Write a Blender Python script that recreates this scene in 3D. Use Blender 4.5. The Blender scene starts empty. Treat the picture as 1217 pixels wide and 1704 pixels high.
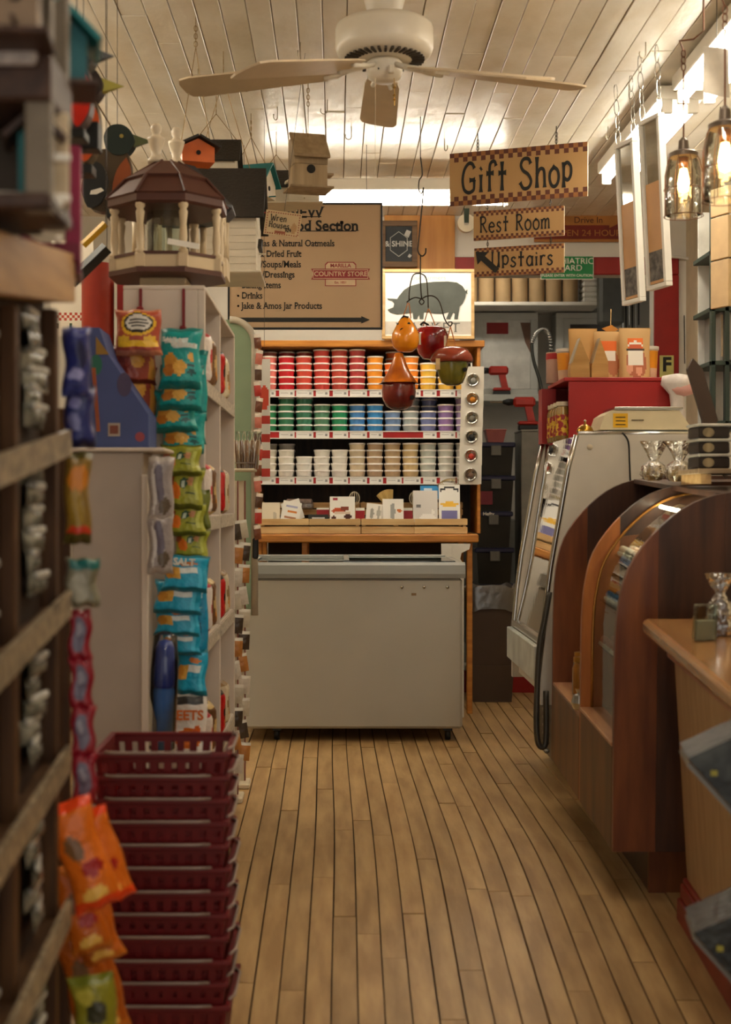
import bpy, bmesh, math, random
from mathutils import Matrix, Vector
random.seed(7)
PI = math.pi
scene = bpy.context.scene
C = scene.collection
# ---------------------------------------------------------------- camera
F, VX, VY, EYE = 2300.0, 560.0, 835.0, 1.09      # focal length in px, vanishing point, eye height
cam = bpy.data.cameras.new('camera'); camo = bpy.data.objects.new('camera', cam); C.objects.link(camo)
camo.location = (0, 0, EYE); camo.rotation_euler = (PI/2, 0, 0)
cam.sensor_fit = 'VERTICAL'; cam.sensor_height = 36; cam.sensor_width = 36
cam.lens = 36*F/1704
cam.shift_x = (608.5-VX)/1704; cam.shift_y = -(852-VY)/1704
cam.clip_start = .05
cam.dof.use_dof = True; cam.dof.focus_distance = 6.0; cam.dof.aperture_fstop = 3.6
scene.camera = camo
# ---------------------------------------------------------------- world (dim daylight from the open shop front)
w = bpy.data.worlds.new('world'); scene.world = w; w.use_nodes = True
w.node_tree.nodes['Background'].inputs[0].default_value = (1, .93, .82, 1)
w.node_tree.nodes['Background'].inputs[1].default_value = .75
scene.view_settings.view_transform = 'Standard'; scene.view_settings.look = 'None'
scene.view_settings.exposure = 0.5; scene.view_settings.gamma = 1
scene.view_settings.use_curve_mapping = False
TUBE = 17.0          # brightness of the fluorescent tubes
BULB = 28.0
# ---------------------------------------------------------------- helpers
def P(px, py, D): return Vector(((px-VX)*D/F, D, EYE+(VY-py)*D/F))
def X(px, D): return (px-VX)*D/F
def Z(py, D): return EYE+(VY-py)*D/F
def zf(y):                                    # the old floor: level at the back, falling towards the front
    t = 4.5-y
    if t <= 0: return 0.0
    if t < .8: return -.12*t*t/1.6
    return -.12*(t-.4)
def lin(c):
    r = []
    for v in c[:3]:
        v = v/255.0
        r.append(v/12.92 if v <= .04045 else ((v+.055)/1.055)**2.4)
    return (*r, 1.0)
MATS = {}
def mat(name, col, rough=.5, metal=0, var=.12, nscale=12, bump=0, bscale=60, emit=0, col2=None, stretch=(1,1,1), rnd=0, spec=.5, coat=0, trans=0, ior=1.45, alpha=1, contrast=None):
    if name in MATS: return MATS[name]
    m = bpy.data.materials.new(name); m.use_nodes = True; MATS[name] = m
    nt = m.node_tree; b = nt.nodes['Principled BSDF']; N = nt.nodes.new; L = nt.links.new
    c = lin(col)
    c2 = lin(col2) if col2 else tuple(v*(1-var*2) for v in c[:3])+(1,)
    tc = N('ShaderNodeTexCoord'); mp = N('ShaderNodeMapping'); mp.inputs['Scale'].default_value = stretch
    oi = N('ShaderNodeObjectInfo')
    L(tc.outputs['Object'], mp.inputs[0])
    mul = N('ShaderNodeMath'); mul.operation = 'MULTIPLY'; mul.inputs[1].default_value = 37.0; L(oi.outputs['Random'], mul.inputs[0]); L(mul.outputs[0], mp.inputs['Location'])
    nz = N('ShaderNodeTexNoise'); nz.inputs['Scale'].default_value = nscale; nz.inputs['Detail'].default_value = 5; L(mp.outputs[0], nz.inputs[0])
    rp = N('ShaderNodeValToRGB'); lo, hi = contrast or (.35, .7)
    rp.color_ramp.elements[0].position = lo; rp.color_ramp.elements[0].color = c2
    rp.color_ramp.elements[1].position = hi; rp.color_ramp.elements[1].color = c
    L(nz.outputs[0], rp.inputs[0])
    out = rp.outputs[0]
    if rnd:
        hs = N('ShaderNodeHueSaturation'); mr = N('ShaderNodeMapRange'); mr.inputs[3].default_value = 1-rnd; mr.inputs[4].default_value = 1+rnd
        L(oi.outputs['Random'], mr.inputs[0]); L(mr.outputs[0], hs.inputs['Value']); L(out, hs.inputs['Color']); out = hs.outputs[0]
    L(out, b.inputs['Base Color'])
    b.inputs['Roughness'].default_value = rough; b.inputs['Metallic'].default_value = metal
    b.inputs['Specular IOR Level'].default_value = spec; b.inputs['Coat Weight'].default_value = coat; b.inputs['Coat Roughness'].default_value = .12
    b.inputs['Transmission Weight'].default_value = trans; b.inputs['IOR'].default_value = ior; b.inputs['Alpha'].default_value = alpha
    if emit:
        b.inputs['Emission Color'].default_value = c; b.inputs['Emission Strength'].default_value = emit
    if bump:
        n2 = N('ShaderNodeTexNoise'); n2.inputs['Scale'].default_value = bscale; n2.inputs['Detail'].default_value = 3; L(mp.outputs[0], n2.inputs[0])
        bp = N('ShaderNodeBump'); bp.inputs['Strength'].default_value = bump; bp.inputs['Distance'].default_value = .01
        L(n2.outputs[0], bp.inputs['Height']); L(bp.outputs[0], b.inputs['Normal'])
    return m
def wood(name, c1, c2, rough=.4, axis='z', rnd=.1, sc=9, coat=0, bump=.05):
    st = {'x': (.12, 1, 1), 'y': (1, .12, 1), 'z': (1, 1, .12)}[axis]
    return mat(name, c1, rough, col2=c2, nscale=sc*4, stretch=st, rnd=rnd, bump=bump, bscale=90, coat=coat)
def sheet(name, tint=(235, 240, 238), clear=.8, rough=.08, bump=0, bscale=30):     # thin clear glass or film
    if name in MATS: return MATS[name]
    m = bpy.data.materials.new(name); m.use_nodes = True; MATS[name] = m
    nt = m.node_tree; N = nt.nodes.new; L = nt.links.new
    nt.nodes.remove(nt.nodes['Principled BSDF']); o = nt.nodes['Material Output']
    tr = N('ShaderNodeBsdfTransparent'); tr.inputs[0].default_value = lin(tint)
    gl = N('ShaderNodeBsdfGlossy'); gl.inputs['Roughness'].default_value = rough; gl.inputs[0].default_value = (.9, .9, .9, 1)
    fr = N('ShaderNodeFresnel'); fr.inputs[0].default_value = 1.45
    mr = N('ShaderNodeMapRange'); mr.inputs[1].default_value = 0; mr.inputs[2].default_value = 1; mr.inputs[3].default_value = 1-clear; mr.inputs[4].default_value = 1
    L(fr.outputs[0], mr.inputs[0])
    mx = N('ShaderNodeMixShader'); L(mr.outputs[0], mx.inputs[0]); L(tr.outputs[0], mx.inputs[1]); L(gl.outputs[0], mx.inputs[2]); L(mx.outputs[0], o.inputs[0])
    tc = N('ShaderNodeTexCoord'); nz = N('ShaderNodeTexNoise'); nz.inputs['Scale'].default_value = bscale; L(tc.outputs['Object'], nz.inputs[0])
    bp = N('ShaderNodeBump'); bp.inputs['Strength'].default_value = max(bump, .01); bp.inputs['Distance'].default_value = .02
    L(nz.outputs[0], bp.inputs['Height']); L(bp.outputs[0], gl.inputs['Normal']); L(bp.outputs[0], fr.inputs['Normal'])
    return m
def printed(name='print', rough=.35, bump=.0, bscale=25):                          # flat print carried by the mesh's colour layer
    if name in MATS: return MATS[name]
    m = bpy.data.materials.new(name); m.use_nodes = True; MATS[name] = m
    nt = m.node_tree; b = nt.nodes['Principled BSDF']; N = nt.nodes.new; L = nt.links.new
    a = N('ShaderNodeAttribute'); a.attribute_name = 'Col'; L(a.outputs['Color'], b.inputs['Base Color']); b.inputs['Roughness'].default_value = rough
    if bump:
        tc = N('ShaderNodeTexCoord'); nz = N('ShaderNodeTexNoise'); nz.inputs['Scale'].default_value = bscale; L(tc.outputs['Object'], nz.inputs[0])
        bp = N('ShaderNodeBump'); bp.inputs['Strength'].default_value = bump; bp.inputs['Distance'].default_value = .02
        L(nz.outputs[0], bp.inputs['Height']); L(bp.outputs[0], b.inputs['Normal'])
    return m
class MB:
    def __init__(s): s.v = []; s.f = []; s.mi = []; s.col = []; s.M = None
    def add(s, vs, fs, mi=0, cols=None):
        k = len(s.v)
        s.v += [tuple(s.M @ Vector(v)) if s.M else tuple(v) for v in vs]
        for i, f in enumerate(fs):
            s.f.append([k+j for j in f]); s.mi.append(mi); s.col.append(cols[i] if cols else None)
        return s
    def box(s, x0, x1, y0, y1, z0, z1, b=0, mi=0, col=None):
        if x0 > x1: x0, x1 = x1, x0
        if y0 > y1: y0, y1 = y1, y0
        if z0 > z1: z0, z1 = z1, z0
        b = min(b, (x1-x0)*.45, (y1-y0)*.45, (z1-z0)*.45)
        if b <= 0:
            v = [(x, y, z) for x in (x0, x1) for y in (y0, y1) for z in (z0, z1)]
            f = [(0,1,3,2), (4,6,7,5), (0,4,5,1), (2,3,7,6), (0,2,6,4), (1,5,7,3)]
            return s.add(v, f, mi, [col]*6 if col else None)
        lo, hi = (x0, y0, z0), (x1, y1, z1); v = []; idx = {}
        for sg in [(i, j, k) for i in (0, 1) for j in (0, 1) for k in (0, 1)]:
            for a in range(3):
                p = [(hi[t] if sg[t] else lo[t]) for t in range(3)]
                for t in range(3):
                    if t != a: p[t] += -b if sg[t] else b
                idx[sg, a] = len(v); v.append(p)
        f = []
        for a in range(3):
            o = [t for t in range(3) if t != a]
            for sv in (0, 1):
                q = []
                for u, w_ in ((0,0), (1,0), (1,1), (0,1)):
                    sg = [0]*3; sg[a] = sv; sg[o[0]] = u; sg[o[1]] = w_; q.append(idx[tuple(sg), a])
                f.append(q)
            for u in (0, 1):                      # edges along axis a
                for w_ in (0, 1):
                    s0 = [0]*3; s1 = [0]*3; s1[a] = 1
                    for q in (s0, s1): q[o[0]] = u; q[o[1]] = w_
                    f.append([idx[tuple(s0), o[0]], idx[tuple(s1), o[0]], idx[tuple(s1), o[1]], idx[tuple(s0), o[1]]])
        for sg in [(i, j, k) for i in (0, 1) for j in (0, 1) for k in (0, 1)]: f.append([idx[sg, 0], idx[sg, 1], idx[sg, 2]])
        return s.add(v, f, mi, [col]*len(f) if col else None)
    def tube(s, pts, r, n=8, mi=0, closed=False, rr=None):
        pts = [Vector(p) for p in pts]; v = []; f = []; m = len(pts); up = None
        for i, p in enumerate(pts):
            if closed: d = pts[(i+1) % m]-pts[i-1]
            else: d = pts[min(i+1, m-1)]-pts[max(i-1, 0)]
            if d.length < 1e-9: d = Vector((0, 0, 1))
            d.normalize()
            if up is None:
                up = Vector((0, 0, 1)) if abs(d.z) < .9 else Vector((1, 0, 0))
            a = d.cross(up)
            if a.length < 1e-4: a = d.cross(Vector((0, 1, 0)))
            a.normalize(); bb = d.cross(a).normalized(); up = a.cross(d).normalized()
            q = rr[i] if rr else r
            for k in range(n):
                t = 2*PI*k/n; v.append(p+a*q*math.cos(t)+bb*q*math.sin(t))
        for i in range(m if closed else m-1):
            j = (i+1) % m
            for k in range(n): f.append((i*n+k, i*n+(k+1) % n, j*n+(k+1) % n, j*n+k))
        if not closed: f.append(list(range(n))[::-1]); f.append([(m-1)*n+k for k in range(n)])
        return s.add(v, f, mi)
    def lathe(s, prof, c=(0, 0, 0), n=20, mi=0, axis='z', sx=1, sy=1, wob=None, cap=True):
        v = []; f = []; c = Vector(c)
        for r, z in prof:
            for k in range(n):
                t = 2*PI*k/n; q = r*(wob(t, z) if wob else 1)
                p = (q*math.cos(t)*sx, q*math.sin(t)*sy, z)
                if axis == 'y': p = (p[0], p[2], p[1])
                if axis == 'x': p = (p[2], p[0], p[1])
                v.append(c+Vector(p))
        for i in range(len(prof)-1):
            for k in range(n): f.append((i*n+k, i*n+(k+1) % n, (i+1)*n+(k+1) % n, (i+1)*n+k))
        if cap:
            if prof[0][0] > 1e-5: f.append(list(range(n))[::-1])
            if prof[-1][0] > 1e-5: f.append([(len(prof)-1)*n+k for k in range(n)])
        return s.add(v, f, mi)
    def prism(s, out, a0, a1, plane='xz', mi=0):
        k = len(out)
        def q(p, a): return {'xz': (p[0], a, p[1]), 'xy': (p[0], p[1], a), 'yz': (a, p[0], p[1])}[plane]
        v = [q(p, a0) for p in out]+[q(p, a1) for p in out]
        f = [list(range(k)), [k+i for i in range(k)][::-1]]+[(i, (i+1) % k, k+(i+1) % k, k+i) for i in range(k)]
        return s.add(v, f, mi)
    def grid(s, fn, nu, nv, paint=None, mi=0):
        v = [fn(i/nu, j/nv) for j in range(nv+1) for i in range(nu+1)]
        f = [(j*(nu+1)+i, j*(nu+1)+i+1, (j+1)*(nu+1)+i+1, (j+1)*(nu+1)+i) for j in range(nv) for i in range(nu)]
        cols = [paint((i+.5)/nu, (j+.5)/nv) for j in range(nv) for i in range(nu)] if paint else None
        return s.add(v, f, mi, cols)
    def build(s, name, m, parent=None, local=False, smooth=False, fixn=True, angle=None):
        me = bpy.data.meshes.new(name); me.from_pydata(s.v, [], s.f)
        ms = m if isinstance(m, (list, tuple)) else [m]
        for x in ms: me.materials.append(x)
        if len(ms) > 1: me.polygons.foreach_set('material_index', s.mi)
        if any(c is not None for c in s.col):
            ca = me.color_attributes.new('Col', 'FLOAT_COLOR', 'CORNER'); d = []
            for i, f in enumerate(s.f):
                c = lin(s.col[i] or (200, 200, 200))
                for _ in f: d += c
            ca.data.foreach_set('color', d)
        if fixn:
            bm = bmesh.new(); bm.from_mesh(me); bmesh.ops.recalc_face_normals(bm, faces=bm.faces); bm.to_mesh(me); bm.free()
        if smooth: me.polygons.foreach_set('use_smooth', [True]*len(me.polygons))
        if angle: me.set_sharp_from_angle(angle=angle)
        me.update()
        o = bpy.data.objects.new(name, me); C.objects.link(o); attach(o, parent, local)
        return o
def attach(o, parent, local=False):
    if parent is None: return
    o.parent = parent
    if not local:
        M = parent.matrix_basis.copy(); q = parent
        while q.parent: M = q.parent.matrix_basis @ q.matrix_parent_inverse @ M if False else q.parent.matrix_basis @ (q.matrix_parent_inverse @ M); q = q.parent
        o.matrix_parent_inverse = M.inverted()
def tag(o, label, cat, group=None):
    o['label'] = label; o['category'] = cat
    if group: o['group'] = group
    return o
def thing(name, label, cat, loc=(0, 0, 0), rot=(0, 0, 0), group=None):
    o = bpy.data.objects.new(name, None); o.empty_display_size = .05; C.objects.link(o); o.location = loc; o.rotation_euler = rot
    return tag(o, label, cat, group)
def struct(o): o['kind'] = 'structure'; return o
def dup(root, label=None, loc=None, rot=None, scale=None):
    r = root.copy(); C.objects.link(r)
    if label: r['label'] = label
    if loc is not None: r.location = loc
    if rot is not None: r.rotation_euler = rot
    if scale is not None: r.scale = (scale,)*3
    for ch in list(root.children):
        c = ch.copy(); C.objects.link(c); c.parent = r
        for g in list(ch.children): d = g.copy(); C.objects.link(d); d.parent = c
    return r
def text(body, name, m, parent, M, size=.05, bold=0, align='CENTER', sx=1.0, ext=.0004, local=True, spacing=1.0, serif=0):
    cu = bpy.data.curves.new('t', 'FONT'); cu.body = body; cu.size = size; cu.align_x = align; cu.align_y = 'CENTER'; cu.extrude = ext; cu.offset = bold; cu.space_character = spacing; cu.resolution_u = 3
    ob = bpy.data.objects.new('t', cu); C.objects.link(ob)
    bpy.context.view_layer.update()
    me = bpy.data.meshes.new_from_object(ob.evaluated_get(bpy.context.evaluated_depsgraph_get()))
    bpy.data.objects.remove(ob); bpy.data.curves.remove(cu)
    if serif:                                  # slab feet and heads on the letters' stems
        vs = [v.co.copy() for v in me.vertices]; zm = max(v.z for v in vs); extra = []; fs = []
        for e in me.edges:
            a, b = vs[e.vertices[0]], vs[e.vertices[1]]
            if abs(a.z-zm) > 1e-6 or abs(b.z-zm) > 1e-6 or abs(a.y-b.y) > size*2e-4: continue
            if not size*.05 < abs(a.x-b.x) < size*.19: continue
            mid = (a+b)/2; y0 = mid.y; s = 1 if y0 < sum(v.y for v in vs)/len(vs) else -1
            k = len(vs)+len(extra); w2 = abs(a.x-b.x)/2+serif*size; extra += [(mid.x-w2, y0, zm), (mid.x+w2, y0, zm), (mid.x+w2, y0+s*size*.045, zm), (mid.x-w2, y0+s*size*.045, zm)]; fs.append((k, k+1, k+2, k+3))
        pf = [tuple(p.vertices) for p in me.polygons]; me.clear_geometry(); me.from_pydata([tuple(v) for v in vs]+extra, [], pf+fs); me.update()
    me.transform(M @ Matrix.Diagonal((sx, 1, 1, 1))); me.materials.clear(); me.materials.append(m); me.name = name
    o = bpy.data.objects.new(name, me); C.objects.link(o); attach(o, parent, local)
    return o
def face_cam(x, y, z, rz=0, ry=0):           # text plane standing upright, facing -y
    return Matrix.Translation((x, y, z)) @ Matrix.Rotation(rz, 4, 'Z') @ Matrix.Rotation(ry, 4, 'Y') @ Matrix.Rotation(PI/2, 4, 'X')
def smooth_line(pts, k=5):
    out = []
    n = len(pts)
    for i in range(n-1):
        p0, p1, p2, p3 = pts[max(i-1, 0)], pts[i], pts[i+1], pts[min(i+2, n-1)]
        for j in range(k):
            t = j/k
            out.append(tuple(.5*(2*p1[a]+(p2[a]-p0[a])*t+(2*p0[a]-5*p1[a]+4*p2[a]-p3[a])*t*t+(3*p1[a]-p0[a]-3*p2[a]+p3[a])*t**3) for a in range(len(p1))))
    return out+[tuple(pts[-1])]
ORD = ['first', 'second', 'third', 'fourth', 'fifth', 'sixth', 'seventh', 'eighth', 'ninth', 'tenth', 'eleventh', 'twelfth', 'thirteenth', 'fourteenth']
# ---------------------------------------------------------------- materials
WHITE = mat('white_paint', (226, 220, 208), .45, var=.04)
CREAM = mat('cream_paint', (214, 200, 172), .5, var=.06)
DARK = mat('dark_gap', (30, 22, 16), .8)
BLACK = mat('black_paint', (28, 27, 25), .45)
STEEL = mat('chrome', (200, 198, 192), .18, metal=1, var=.05)
WIRE = mat('dark_wire', (60, 52, 44), .4, metal=.8)
RED = mat('red_paint', (150, 22, 18), .45, var=.08)
PRINT = printed('print', .4)
PAPER = printed('print_paper', .7)
FOIL = printed('print_foil', .3, .35, 40)
GLASS = sheet('clear_glass', (228, 238, 232), .93, .03)
FILM = sheet('plastic_film', (240, 240, 238), .8, .15, .8, 40)
INK = mat('black_ink', (30, 28, 24), .6)
PINE = wood('pine', (215, 184, 132), (190, 150, 96), .5, 'x')
OAK = wood('golden_oak', (205, 140, 60), (170, 105, 40), .4, 'x')
# ================================================================ the room
CEIL = 2.72; XL, XR, YB, YF = -1.75, 2.0, 7.9, -1.2
plank_m = mat('floor_boards', (192, 158, 108), .42, col2=(158, 124, 80), nscale=22, stretch=(1, .15, 1), rnd=.09, bump=.05, bscale=120)
floor_m = mat('floor_base', (60, 44, 28), .7)
def yprof(y0, y1, st=.15):
    n = max(1, int((y1-y0)/st)); return [y0+(y1-y0)*i/n for i in range(n+1)]
mb = MB(); ys = yprof(YF, YB, .2)
mb.prism([(y, zf(y)-.012) for y in ys]+[(YB, -.9), (YF, -.9)], XL, XR, 'yz')
floor = struct(mb.build('floor', floor_m))
W = .063
nx = 0
x = -1.02
while x < 1.35:
    y = 1.9-random.random()*.9
    while y < YB:
        y1 = min(YB, y+random.uniform(.75, 1.7))
        mb = MB(); yy = yprof(max(y, 1.6), y1-.003); g = .0016+random.random()*.0012; dz = random.uniform(-.0012, .0012)
        v = []
        for q in yy:
            sx = .006*math.sin(q*1.7+.4)+.012*max(0, 4.2-q)**2*.2
            for xx in (x+g+sx, x+W-g+sx):
                v.append((xx, q, zf(q)+dz)); v.append((xx, q, zf(q)-.012))
        f = []
        for i in range(len(yy)-1):
            a = i*4; b = a+4
            f += [(a, a+2, b+2, b), (a, b, b+1, a+1), (a+2, a+3, b+3, b+2)]
        f += [(0, 1, 3, 2), (len(v)-4, len(v)-2, len(v)-1, len(v)-3)]
        mb.add(v, f)
        if y1 > 1.7: mb.build('floorboard', plank_m, floor)
        y = y1
    x += W
# outer strips of floor beside the built boards
mb = MB()
for a, b in ((XL, -1.02), (1.36, XR)):
    for i in range(len(ys)-1): mb.add([(a, ys[i], zf(ys[i])-.001), (b, ys[i], zf(ys[i])-.001), (b, ys[i+1], zf(ys[i+1])-.001), (a, ys[i+1], zf(ys[i+1])-.001)], [(0, 1, 2, 3)])
for i in range(len(ys)-1):
    if ys[i] < 1.8: mb.add([(-1.02, ys[i], zf(ys[i])-.001), (1.36, ys[i], zf(ys[i])-.001), (1.36, ys[i+1], zf(ys[i+1])-.001), (-1.02, ys[i+1], zf(ys[i+1])-.001)], [(0, 1, 2, 3)])
mb.build('floor_border', plank_m, floor)
# ceiling: painted beadboard planks, old glossy paint
ceil_m = mat('ceiling_paint', (238, 230, 214), .26, col2=(222, 208, 182), nscale=5, stretch=(1, .5, 1), rnd=.05, bump=.25, bscale=24, contrast=(.3, .6))
ceiling = struct(MB().box(XL, XR, YF, YB, CEIL+.008, CEIL+.08).build('ceiling', mat('ceiling_gap', (150, 124, 94), .8)))
x = XL
while x < XR:
    wd = random.choice((.083, .085, .088)); y = 2.4-random.random()
    while y < YB:
        y1 = min(YB, y+random.uniform(.7, 2.6)); dz = random.uniform(-.002, .003)
        MB().box(x+.0018, min(x+wd-.0018, XR), y+.0015, y1-.0015, CEIL+dz, CEIL+.010, .0015).build('ceiling_board', ceil_m, ceiling)
        y = y1
    x += wd
struct(MB().box(XL-.1, XL, YF, YB, -.9, CEIL+.05).build('wall_left', mat('wall_cream', (206, 190, 160), .6, var=.06)))
struct(MB().box(XR, XR+.1, YF, YB, -.9, CEIL+.05).build('wall_right', MATS['wall_cream']))
# back wall with the red-framed opening into the back room
wall_m = mat('wall_white', (222, 216, 204), .55, var=.04, nscale=4)
OX0, OX1, OZ0, OZ1 = X(765, YB), X(1088, YB), .15, Z(458, YB)
mb = MB(); mb.box(XL, OX0, YB, YB+.1, -.1, CEIL+.05).box(OX1, XR, YB, YB+.1, -.1, CEIL+.05).box(OX0, OX1, YB, YB+.1, OZ1, CEIL+.05)
wb = struct(mb.build('wall_back', wall_m))
MB().box(OX0, OX1, YB, YB+.1, -.02, OZ0-.02).build('red_riser', RED, wb)
MB().box(OX0-.03, OX1, YB-.03, YB+.1, OZ0-.02, OZ0+.01, .004).build('threshold', WHITE, wb)
mb = MB(); mb.box(OX0-.1, OX1+.14, YB-.025, YB, OZ1, OZ1+.1, .004)
tr = struct(mb.build('trim_1', RED))
struct(MB().box(OX1, OX1+.14, YB-.025, YB, 0, OZ1-.001, .004).build('trim_2', RED))
struct(MB().box(X(640, 7.88), X(757, 7.88), 7.86, YB, 1.5, CEIL, .002).build('trim_3', wood('plywood', (206, 146, 70), (180, 118, 50), .45, 'z', sc=4)))
# conduit on the white wall
mb = MB(); mb.tube(smooth_line([P(1085, 428, 7.85), P(1130, 428, 7.85), P(1160, 436, 7.85), P(1185, 458, 7.85), P(1200, 475, 7.85)]), .008); mb.build('conduit', WHITE, wb, smooth=True)
MB().tube([P(1139, 525, 7.88), P(1140, 605, 7.88)], .003, 6).build('cable', DARK, wb)
# back room behind the opening
YR = 9.7; rm = mat('back_room_paint', (196, 192, 182), .6, var=.04)
mb = MB(); mb.box(OX0-.5, OX1+.5, YR, YR+.08, .1, 2.7).box(OX0-.58, OX0-.5, YB+.1, YR, .1, 2.7).box(OX1+.5, OX1+.58, YB+.1, YR, .1, 2.7)
struct(mb.build('wall_back_room', rm))
struct(MB().box(OX0-.5, OX1+.5, YB+.1, YR, .08, OZ0).build('floor_back_room', mat('grey_floor', (120, 112, 100), .6)))
struct(MB().box(OX0-.5, OX1+.5, YB+.1, YR, 2.7, 2.78).build('ceiling_back_room', rm))
# ---------------------------------------------------------------- fluorescent fixtures
tube_m = mat('lit_tube', (255, 247, 230), .4, var=0, emit=TUBE)
fix_m = mat('fixture_enamel', (222, 216, 204), .35, var=.03)
def fixture(label, x0, y0, L_, along='y', tubes=2, drop=.0):
    z = CEIL-drop
    t = thing('fluorescent_light', label, 'ceiling light', (x0, y0, z), group='fluorescent tube lights on the ceiling')
    h = L_/2
    def bx(a0, a1, b0, b1, z0, z1, bev=.004):
        m = MB()
        return m.box(b0, b1, a0, a1, z0, z1, bev) if along == 'y' else m.box(a0, a1, b0, b1, z0, z1, bev)
    bx(-h, h, -.09, .09, -.055, 0).build('housing', fix_m, t, True)
    if drop:
        for s in (-1, 1): MB().tube([(0, s*h*.7, 0), (0, s*h*.7, drop)] if along == 'y' else [(s*h*.7, 0, 0), (s*h*.7, 0, drop)], .004, 6).build('hanger', WIRE, t, True)
    for k in range(tubes):
        o = (k-(tubes-1)/2)*.1
        p = [(o, -h+.03, -.082), (o, h-.03, -.082)] if along == 'y' else [(-h+.03, o, -.082), (h-.03, o, -.082)]
        m = MB(); m.tube(p, .019, 14); m.build('tube', tube_m, t, True, smooth=True)
        for s in (-1, 1):
            bx(s*h-.02*(s > 0), s*h+.02*(s < 0), o-.022, o+.022, -.108, -.054).build('lampholder', fix_m, t, True)
fixture('fluorescent light across the ceiling above the brown bulk food sign', X(640, 6.75), 6.75, 1.22, 'x', 2, .07)
fixture('fluorescent light on the right, behind the long hanging white frames', 1.33, 5.95, 1.22, 'y', 2, .02)
fixture('fluorescent light on the right, above the jar pendant lamps', 1.36, 4.62, 1.22, 'y', 2, .02)
fixture('fluorescent light on the left, behind the bird shaped houses', -1.38, 6.0, 1.22, 'y', 2, .02)
fixture('fluorescent light on the left, beyond the grey headed bird', -1.38, 4.4, 1.22, 'y', 2, .02)
fixture('fluorescent light on the ceiling in front of the fan, towards the shop front', .15, 1.3, 1.22, 'y', 2, .02)
fixture('unseen fluorescent light added right of the aisle for frontal light, nearer than the fan', .75, 3.1, 1.22, 'y', 2, .02)  # out of view, added to light the freezer front, tubs and gourds
# unseen light added to brighten the back room
bl = thing('added_back_light', 'unseen light added to brighten the back room behind the red frame', 'ceiling light', (.9, 8.8, 2.7))
MB().box(-.3, .3, -.08, .08, -.05, 0, .005).build('housing', fix_m, bl, True)
m = MB(); m.tube([(-.27, 0, -.07), (.27, 0, -.07)], .018, 12); m.build('tube', mat('added_back_tube', (255, 247, 230), .4, var=0, emit=26), bl, True, smooth=True)
# ================================================================ chest freezer
fr_m = mat('freezer_enamel', (180, 174, 160), .4, var=.03, nscale=3)
rim_m = mat('freezer_rim', (150, 150, 144), .35, var=.03)
x0, x1, y0, y1 = X(404, 6.27), X(770, 6.27), 6.27, 6.89
fz = thing('chest_freezer', 'grey white chest freezer on casters with a sliding glass top', 'freezer', ((x0+x1)/2, 6.55, 0))
MB().box(x0, x1, y0, y1, Z(1213, 6.27), Z(962, 6.27), .012).build('body', fr_m, fz)
za, zb = Z(962, 6.27), Z(936, 6.27)
prof = [(y0-.012, za), (y0-.016, za+.02), (y0-.008, zb-.012), (y0+.012, zb), (y0+.03, zb), (y0+.03, za)]
MB().prism(prof, x0-.012, x1+.012, 'yz').build('rim', rim_m, fz)
MB().box(x0-.012, x0+.03, y0+.03, y1+.01, za, zb, .008).build('rim', rim_m, fz)
MB().box(x1-.03, x1+.012, y0+.03, y1+.01, za, zb, .008).build('rim', rim_m, fz)
MB().box(x0+.03, x1-.03, y1-.02, y1+.01, za, zb+.012, .004).build('rim', rim_m, fz)
for a, b, dz in ((x0+.03, (x0+x1)/2+.04, 0), ((x0+x1)/2-.04, x1-.03, .008)):
    g = MB().box(a, b, y0+.035, y1-.025, zb-.008+dz, zb-.003+dz).build('glass_lid', GLASS, fz)
    MB().box(a, a+.025, y0+.035, y1-.025, zb-.002+dz, zb+.004+dz, .002).build('lid_frame', rim_m, g)
MB().box(x0+.04, x1-.04, y0+.05, y1-.03, za-.03, za-.012).build('frozen_packs', mat('frosty_blue', (150, 170, 190), .5, nscale=30, var=.3), fz)
for px in (669, 706, 745): MB().lathe([(.0, -.006), (.007, -.005), (.008, 0)], (X(px, 6.27), y0, Z(977, 6.27)), 10, axis='y').build('rivet', STEEL, fz, smooth=True)
MB().box(X(685, 6.27), X(693, 6.27), y0-.002, y0+.001, Z(991, 6.27), Z(987, 6.27)).build('badge', mat('badge_tan', (150, 120, 80), .5), fz)
for px in (460, 747):
    for yy in (y0+.06, y1-.08):
        c = MB().box(X(px, 6.27)-.02, X(px, 6.27)+.02, yy-.02, yy+.02, .045, .063).build('caster', BLACK, fz)
        MB().lathe([(.0, -.012), (.026, -.012), (.028, 0), (.026, .012), (0, .012)], (X(px, 6.27), yy, .028), 16, axis='x').build('wheel', BLACK, c, smooth=True)
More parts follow.
